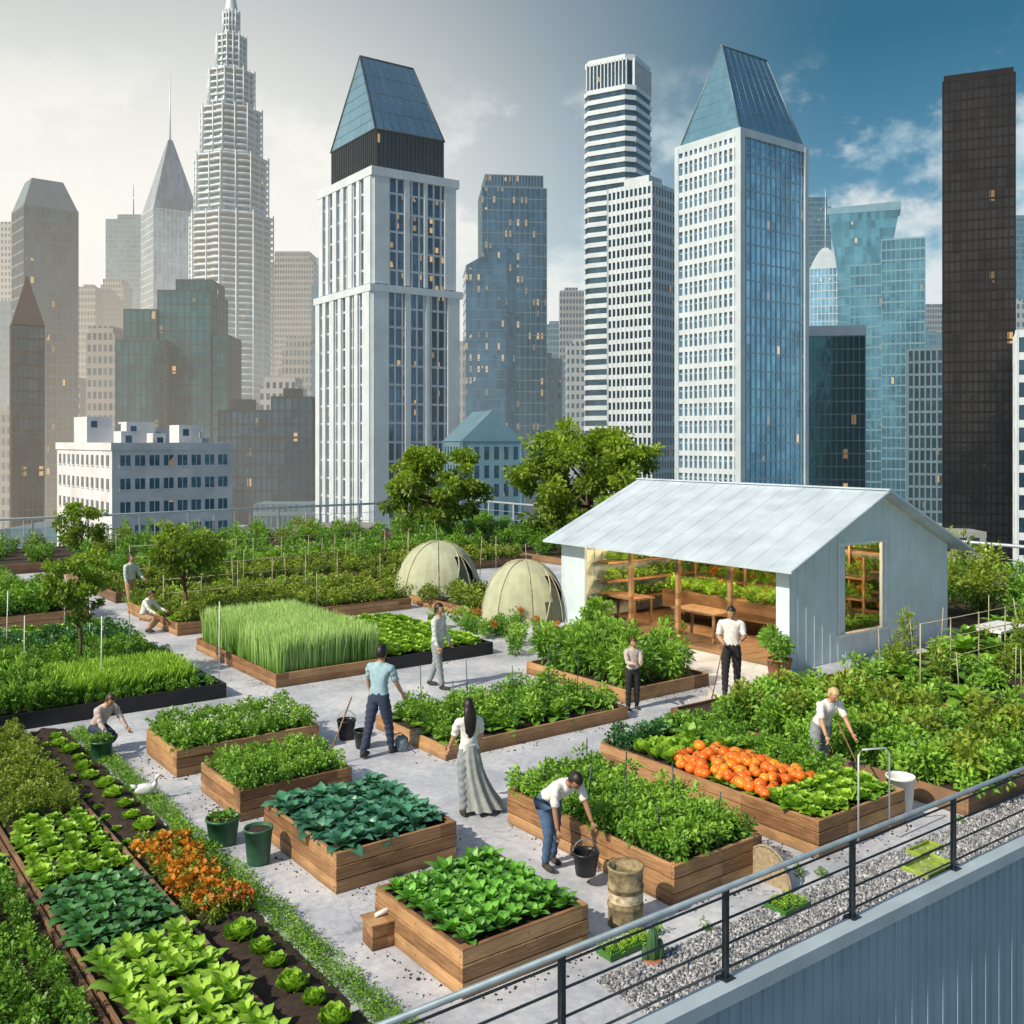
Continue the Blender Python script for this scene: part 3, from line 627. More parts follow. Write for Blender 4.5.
rows('vegetable_rows',smallb,'dark',-6,7.3,25,26.6,.5,.28,.26,1.4); rows('vegetable_rows',lettuce,'herb',-6,7.3,26.8,28.2,.45,.32,.26,1.4)
fobj('chard_plants',inst(collard,[(u,v,.26) for u in np.arange(6.95,7.4,.3) for v in np.arange(19.9,22,.3)],.8),M['dark'])
fobj('border_herbs',inst(smallb,grid(3,7.3,19.7,20.1,.25,.25,.1,.26),.7),M['mid'])
fill('vine_hedge',medb,'herb',13.4,16.5,7.35,12.0,.38,.38,.15,1.05,.25)
fill('vine_hedge',medb,'olive',13.8,16.5,7.5,11.6,.8,.8,.35,1.1,.3)
fill('leafy_bushes',medb,'herb',17.7,25.8,8.1,12.7,.75,.75,.2,.8,.3); fill('rhubarb_plants',broad,'herb',18.0,25.5,8.4,12.5,1.1,1.1,.35,1.1,.25)
fill('rhubarb_plants',broad,'mid',21,25.8,9,12.6,1.0,1.0,.5,1.25,.25); fill('spiky_shrubs',spike,'olive',18,25.5,8.4,12.5,2.0,1.6,.2,.8,.3)
fill('shrub_border',bigb,'mid',26.8,33,8,47,1.6,1.6,.2,.75,.25); fill('shrub_border',bigb,'olive',27.5,33,8,30,2.4,2.4,.4,.85,.3); fill('spiky_shrubs',spike,'olive',26.8,33,8,30,1.8,2.2,.3,1.3,.3)
fill('shrub_border',medb,'mid',4.1,7.4,30.1,33.4,.5,.5,.35,1.1)
rows('bean_rows',medb,'olive',9,15.9,26.8,30.9,.9,.45,.3,.85); rows('lettuce_rows',lettuce,'lime',9,15.9,27.2,30.9,.9,.35,.3,1.4)
rows('vegetable_rows',medb,'herb',-11,6.9,35.3,38,.9,.5,.3,1.0); rows('vegetable_rows',medb,'lime',-11,6.9,38.2,40.8,.9,.5,.3,.9)
rows('vegetable_rows',medb,'olive',9.2,25.5,33.2,36,.9,.5,.3,.9); rows('vegetable_rows',medb,'herb',9.2,25.5,36.2,39.8,.9,.5,.3,1.1)
rows('vegetable_rows',medb,'lime',9.3,16,31.5,32.6,.6,.45,0,.9); rows('vegetable_rows',medb,'mid',-8,3.8,29.4,34.4,.9,.5,0,.9)
fill('spiky_shrubs',spike,'mid',9.2,25.5,33.5,39.8,1.8,2.2,.3,1.1,.3)
fill('shrub_border',bigb,'mid',-11,26,42.8,48,1.9,1.9,.2,.58,.3); fill('shrub_border',bigb,'olive',-11,26,42.8,48,2.8,2.6,.2,.68,.35); fill('spiky_shrubs',spike,'herb',-11,30,42.8,47.5,2.4,2.4,.2,.85,.35)
fill('shrub_border',bigb,'herb',-11,26,42.8,45,3.4,2,.2,.7,.35)
fill('leafy_bushes',medb,'herb',14.7,18,18.2,23.6,.85,.85,.0,.9,.35); fill('leafy_bushes',medb,'olive',16.5,18,24,31.4,.6,.6,.25,1.0,.2)
fill('potted_flowers',smallb,'redleaf',14.9,17.6,18.6,23,1.3,1.5,.35,.8,.35)
def stakes(pts,name='garden_stakes',r=.011,mat='cane'):
    b=MB()
    for (u,v,z,h) in pts: b.tube([(u,v,z),(u+rng.normal()*.04,v+rng.normal()*.04,z+h)],r,5)
    return b.obj(name,[M[mat]],ROT)
stakes([(p[0],p[1],.3,rng.uniform(1.0,1.9)) for p in grid(0,7.3,20.2,28.2,1.9,2.1,.3)],mat='white')
stakes([(p[0],p[1],.3,rng.uniform(.9,1.7)) for p in grid(9,25,26.6,39,3.2,3,.35)])
stakes([(p[0],p[1],.3,rng.uniform(.9,1.6)) for p in grid(-8,26,43,48,3.6,3,.35)])
stakes([(p[0],p[1],.4,rng.uniform(.5,.75)) for p in grid(8.15,9.6,7.9,10.9,.7,.75,.1)],r=.009,mat='darksteel')
stakes([(p[0],p[1],.3,rng.uniform(.8,1.2)) for p in grid(17.7,25.5,8,12.7,1.6,1.4,.25)],r=.011)
stakes([(p[0],p[1],.2,rng.uniform(.7,1.0)) for p in grid(9,12.8,13.8,15.8,1.1,1,.2)],r=.008,mat='darksteel')
b=MB()
for (u,v,L_) in ((9.2,28.9,6.5),(18.2,8.6,6.5),(18.2,10.9,6.5),(10,35,12),(-8,37,12)):
    for k in range(int(L_/1.1)+1): b.tube([(u+k*1.1,v,0),(u+k*1.1,v,1.6)],.016,5)
    for z in (.8,1.2,1.58): b.tube([(u,v,z),(u+int(L_/1.1)*1.1,v,z)],.01,5)
b.obj('bean_trellis',[M['cane']],ROT)
def tree(name,x,y,h,cr,ch,tr=.08,n=5000,ll=.16,z0=0,mat='tree',cl=34):
    e=empty(name,(x,y,z0)); b=MB(); zc=h-ch*.55
    b.tube([(0,0,0),(.03*h*.2,0,h*.25),(-.02*h,.01*h,h*.5),(0,0,zc+ch*.15)],[tr*1.3,tr,tr*.8,tr*.45],9)
    ends=[]
    for k in range(cl):
        a=rng.uniform(0,6.28); q=rng.uniform(.3,1)**.6; zz=rng.uniform(-1,1); rr=math.sqrt(max(0,1-zz*zz*.85))
        ends.append((math.cos(a)*cr*q*rr,math.sin(a)*cr*q*rr,zc+zz*ch*.47*(.6+.4*q)))
    for p in ends[:16]:
        s0=(-.01*h,.0,h*rng.uniform(.35,.62)); md=tuple(.5*(a+c)+rng.normal()*.05 for a,c in zip(s0,p)); b.tube([s0,md,p],[tr*.45,tr*.25,tr*.08],6)
    b.obj('trunk',[M['bark']],0,(0,0,0),e)
    parts=[]
    for p in ends:
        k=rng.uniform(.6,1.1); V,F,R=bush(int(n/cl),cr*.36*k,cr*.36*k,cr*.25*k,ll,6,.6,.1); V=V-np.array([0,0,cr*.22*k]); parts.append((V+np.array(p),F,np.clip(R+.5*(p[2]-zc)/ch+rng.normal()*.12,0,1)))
    fobj('crown',merge(parts),M[mat],0,(0,0,0),e)
tree('garden_tree',-3.6,48.5,5.1,2.3,4.3,.14,14000,.22,cl=42)
tree('garden_tree',3.6,45.5,5.9,3.4,5.0,.2,22000,.24,cl=64)
tree('garden_tree',-8.8,27.0,3.0,1.05,1.35,.05,6000,.11,cl=40)
tree('garden_tree',-9.2,21.3,2.75,.7,1.5,.035,3600,.10,z0=.2)
tree('garden_tree',-17.0,39.5,2.7,1.0,1.7,.05,3600,.14)
# ---------------------------------------------------------------- dome tents
cano=plain('tent_canvas',(.40,.43,.30),.85,0,.14,2.5,.15)
def tent(x,y,r,hh,yaw):
    e=empty('dome_tent',(x,y,0),yaw); b=MB(); n=28; K=12
    def pt(t,k):
        q=k/K; lob=1-.055*abs(math.sin(2*t)); rr=r*math.cos(q*math.pi/2)**.8*lob
        return (rr*math.cos(t),rr*math.sin(t),hh*(math.sin(q*math.pi/2)**1.0)*(1+.06*q))
    for i in range(n):
        t0=2*math.pi*i/n; t1=2*math.pi*(i+1)/n; tm=(t0+t1)/2
        for k in range(K):
            door=abs(math.atan2(math.sin(tm+math.pi/2),math.cos(tm+math.pi/2)))<.5*(1-k/8.5) and k<8
            b.face([pt(t0,k),pt(t1,k),pt(t1,k+1),pt(t0,k+1)] if not door else [tuple(c*.93 for c in pt(*q)) for q in ((t0,k),(t1,k),(t1,k+1),(t0,k+1))],1 if door else 0,not door)
    b.obj('canopy',[cano,plain('tent_door_mesh',(.16,.17,.12),.9,0,.2,8)],0,(0,0,0),e)
    b=MB()
    for i in range(4):
        t=math.pi*i/4
        L1=[tuple(c*1.008 for c in pt(t,k)) for k in range(K+1)]; L2=[tuple(c*1.008 for c in pt(t+math.pi,k)) for k in range(K-1,-1,-1)]
        b.tube(L1+L2,.014,6)
    L1=[pt(-math.pi/2-.5*(1-k/8.5),k) for k in range(0,9)]; L2=[pt(-math.pi/2+.5*(1-k/8.5),k) for k in range(8,-1,-1)]
    b.tube([tuple(c*1.01 for c in p) for p in L1+L2],.02,6)
    b.obj('poles',[M['cane']],0,(0,0,0),e)
tent(-2.45,33.0,1.5,1.75,math.radians(50)); tent(.35,29.2,1.32,1.6,math.radians(55))
# ---------------------------------------------------------------- shed
e=empty('market_shed',(0,0,0),ROT)
ua,ub,va,vb=18.4,25.0,14.2,22.1; ez,rzg=2.5,3.95; um=(ua+ub)/2
shw=plain('painted_cladding',(.56,.67,.74),.5,0,.10,1.5)
roofm=plain('roof_sheet',(.52,.61,.69),.35,.15,.16,1.4,.1)
def rh(u): return ez+(rzg-ez)*(1-abs(u-um)/(um-ua))
b=MB()
def wallcol(b,u0,u1,v0,v1,z0,z1f,m=0):
    b.prism([(u0,v0,z0),(u1,v0,z0),(u1,v1,z0),(u0,v1,z0)],[(u0,v0,z1f(u0)),(u1,v0,z1f(u1)),(u1,v1,z1f(u1)),(u0,v1,z1f(u0))],m)
u=ua
while u<ub-.01:
    u1=min(u+.3,ub)
    if u<um<u1-.01: u1=um
    wi=(u>=20.25 and u1<=22.15)
    for vw in (va,vb):
        if wi and vw==va:
            b.box(u,vw,0.0,u1,vw+.06,.6); wallcol(b,u,u1,vw,vw+.06,2.72,lambda q:rh(q)-.05)
        else: wallcol(b,u,u1,vw,vw+.06,0.0,lambda q:rh(q)-.05)
        if not(wi and vw==va): wallcol(b,u,u+.03,vw-.02,vw-.001,0.01,lambda q:rh(q)-.06)
        else: b.box(u,vw-.02,.01,u+.03,vw-.001,.59)
    u=u1
b.box(ub-.06,va+.061,0,ub,vb-.001,ez-.02)
b.box(ua,vb-.95,0,ua+.08,vb-.002,ez-.05); b.box(ua-.002,va-.02,0,ua+.14,va+.35,ez-.05)
b.obj('walls',[shw],0,(0,0,0),e)
b=MB()
for (x0,x1) in ((20.2,20.25),(22.12,22.17)): b.box(x0,va-.03,.6,x1,va+.09,2.74)
b.box(20.2,va-.035,2.7,22.17,va+.1,2.76); b.box(20.15,va-.06,.56,22.22,va+.1,.62)
b.obj('window_frame',[M['white']],0,(0,0,0),e)
b=MB()
for v in (15.9,17.6,19.3): b.box(ua+.02,v,0,ua+.12,v+.1,ez-.02)
b.box(ua+.01,va+.36,ez-.2,ua+.13,vb-.96,ez-.03)
for k in range(9): 
    v=va+.4+k*.9
    for sgn in (0,1):
        U=[(ua+.05,ez-.06),(um,rzg-.1)] if sgn==0 else [(um,rzg-.1),(ub-.05,ez-.06)]
        b.prism([(U[0][0],v,U[0][1]-.1),(U[1][0],v,U[1][1]-.1),(U[1][0],v+.06,U[1][1]-.1),(U[0][0],v+.06,U[0][1]-.1)],[(U[0][0],v,U[0][1]),(U[1][0],v,U[1][1]),(U[1][0],v+.06,U[1][1]),(U[0][0],v+.06,U[0][1])])
b.obj('timber_frame',[M['wood']],0,(0,0,0),e)
b=MB(); ov=.5; sl_=(rzg-ez)/(um-ua); v0r,v1r=va-.45,vb+.3
for sgn in (-1,1):
    ue=um+sgn*(um-ua+ov); zE=ez-sl_*ov; t=.05
    a=[(ue,v0r,zE),(um,v0r,rzg),(um,v1r,rzg),(ue,v1r,zE)]
    b.prism(a,[(p[0],p[1],p[2]+t) for p in a])
    v=v0r+.02
    while v<v1r:
        b.prism([(ue,v,zE+t),(um,v,rzg+t),(um,v+.015,rzg+t),(ue,v+.015,zE+t)],[(ue,v,zE+t+.01),(um,v,rzg+t+.01),(um,v+.015,rzg+t+.01),(ue,v+.015,zE+t+.01)]); v+=.6
b.box(um-.10,v0r-.02,rzg+.04,um+.10,v1r+.02,rzg+.075)
b.obj('roof',[roofm],0,(0,0,0),e)
b=MB(); b.face([(ua+.1,va+.07,.012),(ub-.07,va+.07,.012),(ub-.07,vb-.01,.012),(ua+.1,vb-.01,.012)]); b.obj('floor',[M['wood2']],0,(0,0,0),e)
b=MB()
for z in (.5,1.05,1.6,2.1): 
    b.box(24.1,va+.3,z,24.9,vb-.3,z+.05); b.box(20,va+.12,z,24,va+.5,z+.045) if z<.6 else None
    b.box(19.6,vb-.6,z,24,vb-.1,z+.05)
    if .6<z<2: b.box(22.6,va+.8,z,23.1,vb-1.2,z+.05)
for v in (14.6,16.5,18.4,20.3,21.7): b.box(24.05,v,0.02,24.12,v+.07,2.3)
for v in (15.05,17,18.9,20.8): b.box(22.55,v,0.02,22.6,v+.06,2.2)
for u,v in ((19.3,17.2),(19.4,20.2)):
    b.box(u,v,.72,u+.8,v+1.5,.77)
    for a,c in ((.05,.05),(.69,.05),(.05,1.39),(.69,1.39)): b.box(u+a,v+c,.02,u+a+.06,v+c+.06,.72)
b.box(20.9,15,.4,22,20.6,.9)
b.obj('shelves_and_tables',[M['wood2']],0,(0,0,0),e)
P=[(24.5,v,z+.05) for z in (.5,1.05,1.6,2.1) for v in np.arange(14.7,21.8,.26)]+[(u,vb-.35,z+.05) for z in (.5,1.05,1.6,2.1) for u in np.arange(19.8,24,.26)]+[(22.85,v,z+.05) for z in (1.05,1.6) for v in np.arange(15.2,20.8,.26)]
P+=[(u,va+.35,.55) for u in np.arange(20.2,24,.25)]+[(21.3+rng.uniform(-.4,.5),v,.9) for v in np.arange(15.1,20.6,.1)]
fobj('shelf_plants',inst(smallb,P,1.25),M['herb'],0,(0,0,0),e)
P2=[(24.3,v+.1,z+.15) for z in (.5,1.05,1.6) for v in np.arange(14.7,21.8,.8)]+[(21.4+rng.uniform(-.4,.4),v,.95) for v in np.arange(15.1,20.6,.4)]+[(22.8,v,z+.15) for z in (1.05,1.6) for v in np.arange(15.3,20.8,.7)]
fobj('shelf_flowers',inst([bush(100,.13,.13,.1,.06,8,.8)],P2,1.1),M['redleaf'],0,(0,0,0),e)
P=[(21.4+rng.uniform(-.4,.4),v,.88) for v in np.arange(15.1,20.6,.25)]+[(19.9,v,.02) for v in (15,15.5,18.9,19.4)]
fobj('bench_plants',inst(medb,P,.6),M['mid'],0,(0,0,0),e)
fobj('hanging_plants',inst(medb,[(ua+.7,v,1.95) for v in (15.2,16.6,18.4,20.4)],.5),M['herb'],0,(0,0,0),e)
bulb,ntb,pb=newmat('bulb_glow'); pb.inputs['Emission Color'].default_value=(1,.7,.35,1); pb.inputs['Emission Strength'].default_value=8
b=MB()
for (u,v) in ((20.4,15.6),(20.4,18.1),(20.4,20.4),(23.6,17.5)):
    b.ell((u,v,2.5),(.08,.08,.1),0,10,8); b.tube([(u,v,2.58),(u,v,3.2)],.008,5,1)
    L=bpy.data.lights.new('pendant_lamp','POINT'); L.energy=240; L.color=(1,.68,.32); L.shadow_soft_size=.12
    lo=link(bpy.data.objects.new('pendant_light',L)); lo.location=(u,v,2.35); lo.parent=e
b.obj('pendant_lamps',[bulb,M['black']],0,(0,0,0),e)
# ---------------------------------------------------------------- props
def bucket(name,x,y,r,h,mat,z=0,soil=True,handle=False,plant=None):
    e=empty(name,(x,y,z)); b=MB()
    b.lathe([(0.001,.01),(r*.78,.005),(r*.8,.02),(r,h-.03),(r*1.06,h-.03),(r*1.06,h),(r*.95,h),(r*.93,h-.05)]+([(0.001,h-.05)] if soil else [(r*.75,.03),(0.001,.03)]),n=24)
    b.obj('shell',[mat],0,(0,0,0),e)
    if handle:
        b=MB(); b.tube([(r*1.03*math.cos(a),0,h-.03+r*1.15*math.sin(a)) for a in np.linspace(0,math.pi,12)],.006,6); b.obj('handle',[M['steel']],0,(0,0,0),e)
    if soil:
        b=MB(); b.face([(r*.93*math.cos(a),r*.93*math.sin(a),h-.035) for a in np.linspace(0,6.2832,21)[:-1]]); b.obj('fill',[M['soil']],0,(0,0,0),e)
    if plant: fobj('plant',inst([plant],[(0,0,h-.08)],1),M['mid'],0,(0,0,0),e)
bucket('green_planter_pot',-3.73,12.9,.21,.34,M['greenpl'],plant=bush(120,.2,.2,.07,.07))
bucket('green_barrel',-3.12,12.3,.17,.44,M['greenpl'])
bucket('green_planter_pot',-6.65,16.2,.17,.34,M['greenpl'],plant=bush(150,.18,.18,.12,.08))
bucket('black_bucket',-2.88,17.4,.16,.34,M['black'],handle=True,soil=False)
bucket('black_bucket',-2.52,16.9,.15,.3,M['black'],handle=True,soil=False)
bucket('white_storage_drum',5.42,13.95,.19,.52,M['white'],soil=False); bucket('black_bucket',5.05,14.2,.15,.4,M['black'],soil=False)
bucket('terracotta_pot',5.85,21.9,.27,.42,M['terra'],plant=bush(500,.45,.45,.45,.14))
bucket('terracotta_pot',2.35,26.6,.27,.42,M['terra'],plant=bush(500,.5,.5,.45,.14))
e=empty('watering_can',(-1.85,16.75,0),.4); b=MB(); b.lathe([(.001,.005),(.11,.005),(.11,.2),(.07,.24),(.06,.24),(.05,.2),(.001,.2)],n=20)
b.tube([(.1,0,.06),(.2,0,.18),(.27,0,.27)],[.025,.016,.012],8); b.tube([(.26,0,.26),(.3,0,.30)],[.02,.045],10)
b.tube([(-.1,0,.06),(-.19,0,.14),(-.17,0,.27),(-.02,0,.30),(.05,0,.24)],.011,6); b.obj('can',[M['steel']],0,(0,0,0),e)
e=empty('rusty_barrel',(1.22,10.75,0)); b=MB(); r=.19
b.lathe([(0.001,0),(r,.0),(r,.02),(r*.98,.2),(r*1.04,.21),(r*1.04,.23),(r*.98,.24),(r*.98,.4),(r*1.04,.41),(r*1.04,.43),(r*.98,.44),(r,.60),(r*1.04,.61),(r*1.04,.63),(r*.92,.63),(r*.92,.55),(0.001,.55)],n=28)
b.obj('drum',[plain('rusty_paint',(.26,.21,.12),.7,.2,.7,9,.5)],0,(0,0,0),e)
b=MB(); b.lathe([(r*1.0,.27),(r*1.0,.37)],n=28); b.obj('label_band',[plain('faded_label',(.5,.42,.3),.8,0,.6,20)],0,(0,0,0),e)
e=empty('wooden_crate',(-1.34,10.35,0),ROT-.1); b=MB(); b.box(-.17,-.13,.003,.17,.13,.12); b.box(-.168,-.128,.125,.168,.128,.25); b.box(-.19,-.15,.255,.19,.15,.275); b.box(.02,-.14,.05,.1,-.131,.1); b.obj('box',[M['wood']],0,(0,0,0),e,.005)
b=MB(); b.tube([(-.08,0,.30),(.05,.02,.31),(.12,.05,.30)],[.02,.03,.015],8); b.obj('trowel',[M['white']],0,(0,0,0),e)
e=empty('woven_wheel_panel',(3.0,11.75,0),ROT+1.57); b=MB(); 
for q in range(5):
    R_=.08+q*.065; b.tube([(R_*math.cos(a),0,R_*math.sin(a)*1.25) for a in np.linspace(0,math.pi,14)],.016 if q==4 else .010,6)
for a in np.linspace(0.15,math.pi-.15,9): b.tube([(0,0,0),(.34*math.cos(a),.005,.42*math.sin(a))],.010,5)
b.face([(.33*math.cos(a),.02,.41*math.sin(a)) for a in np.linspace(0,math.pi,16)]); b.obj('weave',[plain('wicker',(.32,.25,.16),.8,0,.3,30)],0,(0,0,0),e)
b=MB(); b.tube([(0,0,0),(0,0,1.15),(.06,0,1.22),(.38,0,1.22),(.44,0,1.15),(.44,0,.2)],.012,8); b.obj('pipe_arch',[palest],ROT*.3,(4.45,12.85,0))
def tray(x,y,wd,dp,mat,name,rot=ROT):
    b=MB(); b.box(-wd/2,-dp/2,.014,wd/2,dp/2,.035)
    for q in ((-wd/2,-dp/2,wd/2,-dp/2+.02),(-wd/2,dp/2-.02,wd/2,dp/2),(-wd/2,-dp/2+.02,-wd/2+.02,dp/2-.02),(wd/2-.02,-dp/2+.02,wd/2,dp/2-.02)): b.box(q[0],q[1],.036,q[2],q[3],.075)
    b.obj(name,[mat],rot,(x,y,0),bevel=.004)
gm1=plain('green_plastic_tray',(.05,.17,.03),.5); gm2=plain('lime_mat',(.26,.36,.05),.9,0,.35,12,.4)
tray(3.05,11.1,.42,.3,gm1,'seedling_tray'); tray(5.05,12.1,.62,.36,gm2,'seedling_tray'); tray(5.2,12.6,.5,.2,gm2,'seedling_tray'); tray(1.15,10.2,.6,.22,gm1,'seedling_tray')
pts=[]
for (x0,y0,wd,dp) in ((3.05,11.1,.4,.26),(1.15,10.2,.56,.2)):
    for a in np.linspace(-.42,.42,6):
        for c_ in np.linspace(-.35,.35,3): pts.append((x0+.8*a*wd-.6*c_*dp,y0+.6*a*wd+.8*c_*dp,.04))
fobj('tray_seedlings',inst([bush(60,.06,.06,.05,.03,5)],pts,.9),M['lime'],0)
fobj('weeds',inst(smallb,[(8.0,7.25,0),(7.3,7.3,0),(7.55,7.5,0),(9.9,7.5,0),(10.1,7.3,0),(13,7.2,0)],.5),M['mid'])
e=empty('cactus_plant',(1.4,9.95,0)); b=MB(); rib=lambda p:p*(1+.08*math.cos(9*math.atan2(p.y,p.x)))
b.ell((0,0,.17),(.06,.06,.18),0,36,10,fn=rib); b.ell((.07,.02,.11),(.045,.045,.12),0,36,8,fn=rib); b.ell((-.07,0,.08),(.04,.04,.09),0,36,8,fn=rib)
b.obj('stems',[plain('cactus_skin',(.04,.12,.04),.6)],0,(0,0,0),e)
b=MB(); b.lathe([(.001,.0),(.09,0),(.1,.04),(.08,.04),(.001,.04)],n=16); b.obj('base',[M['terra']],0,(0,0,0),e)
e=empty('white_goose',(-5.28,14.4,0),.3); b=MB()
b.ell((0,0,.17),(.15,.085,.085),0,16,12,fn=lambda p:Vector((p.x,p.y*(1-.3*max(0,-p.x)),p.z+.25*max(0,-p.x)**2)))
b.tube([(.1,0,.2),(.15,0,.25),(.155,0,.31),(.165,0,.34)],[.045,.03,.024,.026],8); b.ell((.175,0,.35),(.04,.027,.028),0)
b.tube([(.2,0,.348),(.245,0,.338)],[.016,.006],6,1); b.tube([(-.12,0,.2),(-.2,0,.25)],[.05,.01],6)
for s_ in (-1,1):
    b.ell((-.02,s_*.075,.18),(.12,.02,.055),0); b.tube([(0,s_*.035,.11),(.01,s_*.035,.012)],.009,5,1); b.face([(.0,s_*.035,.008),(.06,s_*.035+.025,.008),(.06,s_*.035-.025,.008)],1)
b.obj('body',[M['white'],plain('beak_orange',(.6,.25,.04),.5)],0,(0,0,0),e)
e=empty('garden_table',(11.4,23.4,0),ROT); b=MB(); b.box(-.7,-.4,.8,.7,.4,.85)
for a in (-1,1):
    for c in (-1,1): b.box(a*.62-.03,c*.34-.03,0,a*.62+.03,c*.34+.03,.8)
b.obj('table',[M['white']],0,(0,0,0),e)
# ---------------------------------------------------------------- people
skins=[plain('skin_a',(.48,.27,.17),.55,0,.05),plain('skin_b',(.32,.17,.10),.55,0,.05)]
cm={}
def cloth(n,c):
    if n not in cm: cm[n]=plain('cloth_'+n,c,.85,0,.15,14,.5)
    return cm[n]
C=dict(white=cloth('white',(.76,.76,.75)),grey=cloth('grey',(.30,.46,.54)),navy=cloth('navy',(.03,.045,.09)),black=cloth('black',(.02,.02,.024)),jeans=cloth('jeans',(.07,.13,.24)),stone=cloth('stone',(.26,.30,.33)),sage=cloth('sage',(.52,.58,.56)),skirt=cloth('skirt',(.36,.39,.38)),tan=cloth('tan',(.42,.28,.16)),maroon=cloth('dusty',(.52,.44,.42)),shoe=cloth('shoe',(.05,.045,.04)))
hairs=dict(dark=plain('hair_dark',(.012,.009,.008),.5,0,.4,40),blond=plain('hair_blond',(.50,.38,.20),.5,0,.3,40),brown=plain('hair_brown',(.05,.025,.014),.5,0,.4,40))
eye=plain('eye_dark',(.01,.01,.01),.2); lip=plain('lip',(.3,.09,.07),.5)
def person(name,x,y,yaw,Ht,bend=0,arms=((.1,.12,.2),(.1,.12,.2)),legs=((.05,.05),(-.05,.05)),shirt='white',pants='navy',hair='dark',skin=0,sleeve=.6,long_hair=0,skirt=None,head=None,z=0,fem=False,turn=0):
    e=empty(name,(x,y,z),yaw); s=Ht/1.75; sw=.17 if fem else .195
    T=Vector((0,-math.sin(bend),math.cos(bend)))
    def D(th,ab=0): return Vector((math.sin(ab),-math.sin(th)*math.cos(ab),-math.cos(th)*math.cos(ab)))
    pv=Vector((0,0,0)); sp=pv+T*.17; chs=pv+T*.34; nb=pv+T*.50; nt_=nb+T*.07
    V=[pv,sp,chs,nb,nt_]; R=[.125,.11 if fem else .122,.125 if fem else .14,.06,.052]; E=[(0,1),(1,2),(2,3),(3,4)]
    seg=[(0,1,'mid'),(1,2,'shirt'),(2,3,'shirt'),(3,4,'skin')]
    hands=[]; feet=[]
    for i,sd in enumerate((-1,1)):
        fl,ab,elb=arms[i]; sh=pv+T*.455+Vector((sd*sw,0,0)); el_=sh+D(fl,sd*ab)*.28; fd=D(fl+elb,sd*ab*.4-(sd*.35 if elb>1 else 0)); wr=el_+fd*.25
        k=len(V); V+=[sh,sh.lerp(el_,.5),el_,el_.lerp(wr,.4),wr]; R+=[.062,.05,.041,.038,.026]; E+=[(2,k),(k,k+1),(k+1,k+2),(k+2,k+3),(k+3,k+4)]
        seg+=[(2,k,'shirt'),(k,k+1,'slv1'),(k+1,k+2,'slv2'),(k+2,k+3,'fore'),(k+3,k+4,'fore')]
        hands.append((wr,fd,sd))
        th,kn=legs[i]; hp=pv+Vector((sd*.09,0,-.05)); kne=hp+D(th,sd*.05)*.42; sh_=D(th-kn,sd*.02); an=kne+sh_*.41
        k=len(V); V+=[hp,hp.lerp(kne,.5),kne,kne.lerp(an,.35),an]; R+=[.095,.085,.062,.058,.042]; E+=[(0,k),(k,k+1),(k+1,k+2),(k+2,k+3),(k+3,k+4)]
        seg+=[(0,k,'pants'),(k,k+1,'pants'),(k+1,k+2,'pants'),(k+2,k+3,'pants'),(k+3,k+4,'pants')]
        feet.append((an,th-kn))
    zmin=min(a.z for a,_ in feet); off=Vector((0,0,-zmin+.075))
    V=[(p+off)*s for p in V]; R=[r*s for r in R]
    me=bpy.data.meshes.new('tmp'); me.from_pydata([tuple(p) for p in V],E,[]); o=link(bpy.data.objects.new('tmp',me))
    md=o.modifiers.new('skin','SKIN'); md.use_smooth_shade=True
    for i_,r in enumerate(R): me.skin_vertices[0].data[i_].radius=(r,r*.8 if i_<3 else r)
    for i_ in range(len(R)): me.skin_vertices[0].data[i_].use_root=(i_==0)
    sb=o.modifiers.new('sub','SUBSURF'); sb.levels=2; sb.render_levels=2
    dg=bpy.context.evaluated_depsgraph_get(); me2=bpy.data.meshes.new_from_object(o.evaluated_get(dg)); bpy.data.objects.remove(o)
    mats=[skins[skin],C[shirt],C[pants]]; me2.materials.clear()
    for q in mats: me2.materials.append(q)
    def zone(c):
        best=None;bd=9
        for (a,b_,zn) in seg:
            A_,B_=V[a],V[b_]; d=B_-A_; t=max(0,min(1,(c-A_).dot(d)/max(d.length_squared,1e-9))); q=(c-A_-d*t).length-(R[a]*(1-t)+R[b_]*t)
            if q<bd: bd=q;best=(zn,t)
        zn,t=best
        if zn=='shirt':return 1
        if zn=='skin':return 1 if t<.1 else 0
        if zn=='mid':return 1 if t>.25 else 2
        if zn=='pants':return 2
        if zn=='slv1':return 1 
        if zn=='slv2':return 1 if (sleeve>=1 or t<(sleeve-.5)*2) else 0
        if zn=='fore':return 1 if sleeve>=1 else 0
    for p in me2.polygons:
        p.material_index=zone(p.center); p.use_smooth=True
    vz={}
    for p in me2.polygons:
        for vi in p.vertices: vz[vi]=max(vz.get(vi,0),p.material_index)
    for vtx in me2.vertices:
        if vz.get(vtx.index,0)>0:
            wv=.013+.007*math.sin(vtx.co.z*60+vtx.co.x*35+3*math.sin(vtx.co.y*20))
            vtx.co+=vtx.normal*wv*s
    bo=link(bpy.data.objects.new('body',me2)); bo.parent=e
    b=MB()
    for wr,fd,sd in hands:
        wr=(wr+off)*s; side=Vector((0,-1,0)) if abs(fd.y)<.8 else Vector((0,0,1)); side=(side-fd*side.dot(fd)).normalized(); nn=fd.cross(side).normalized()*(-sd)
        b.tube([wr-fd*.01*s,wr+fd*.03*s,wr+fd*.085*s],[.024*s,.038*s,.036*s],10,0,flat=(nn,.45))
        for k,(o_,l) in enumerate(((.028,.068),(.010,.076),(-.009,.07),(-.026,.055))):
            p0=wr+fd*.075*s+side*o_*s; p1=p0+(fd*.5+nn*.15)*l*s; p2=p1+(fd*.3+nn*.45)*l*.8*s
            b.tube([p0,p1,p2],[.0095*s,.0088*s,.006*s],6)
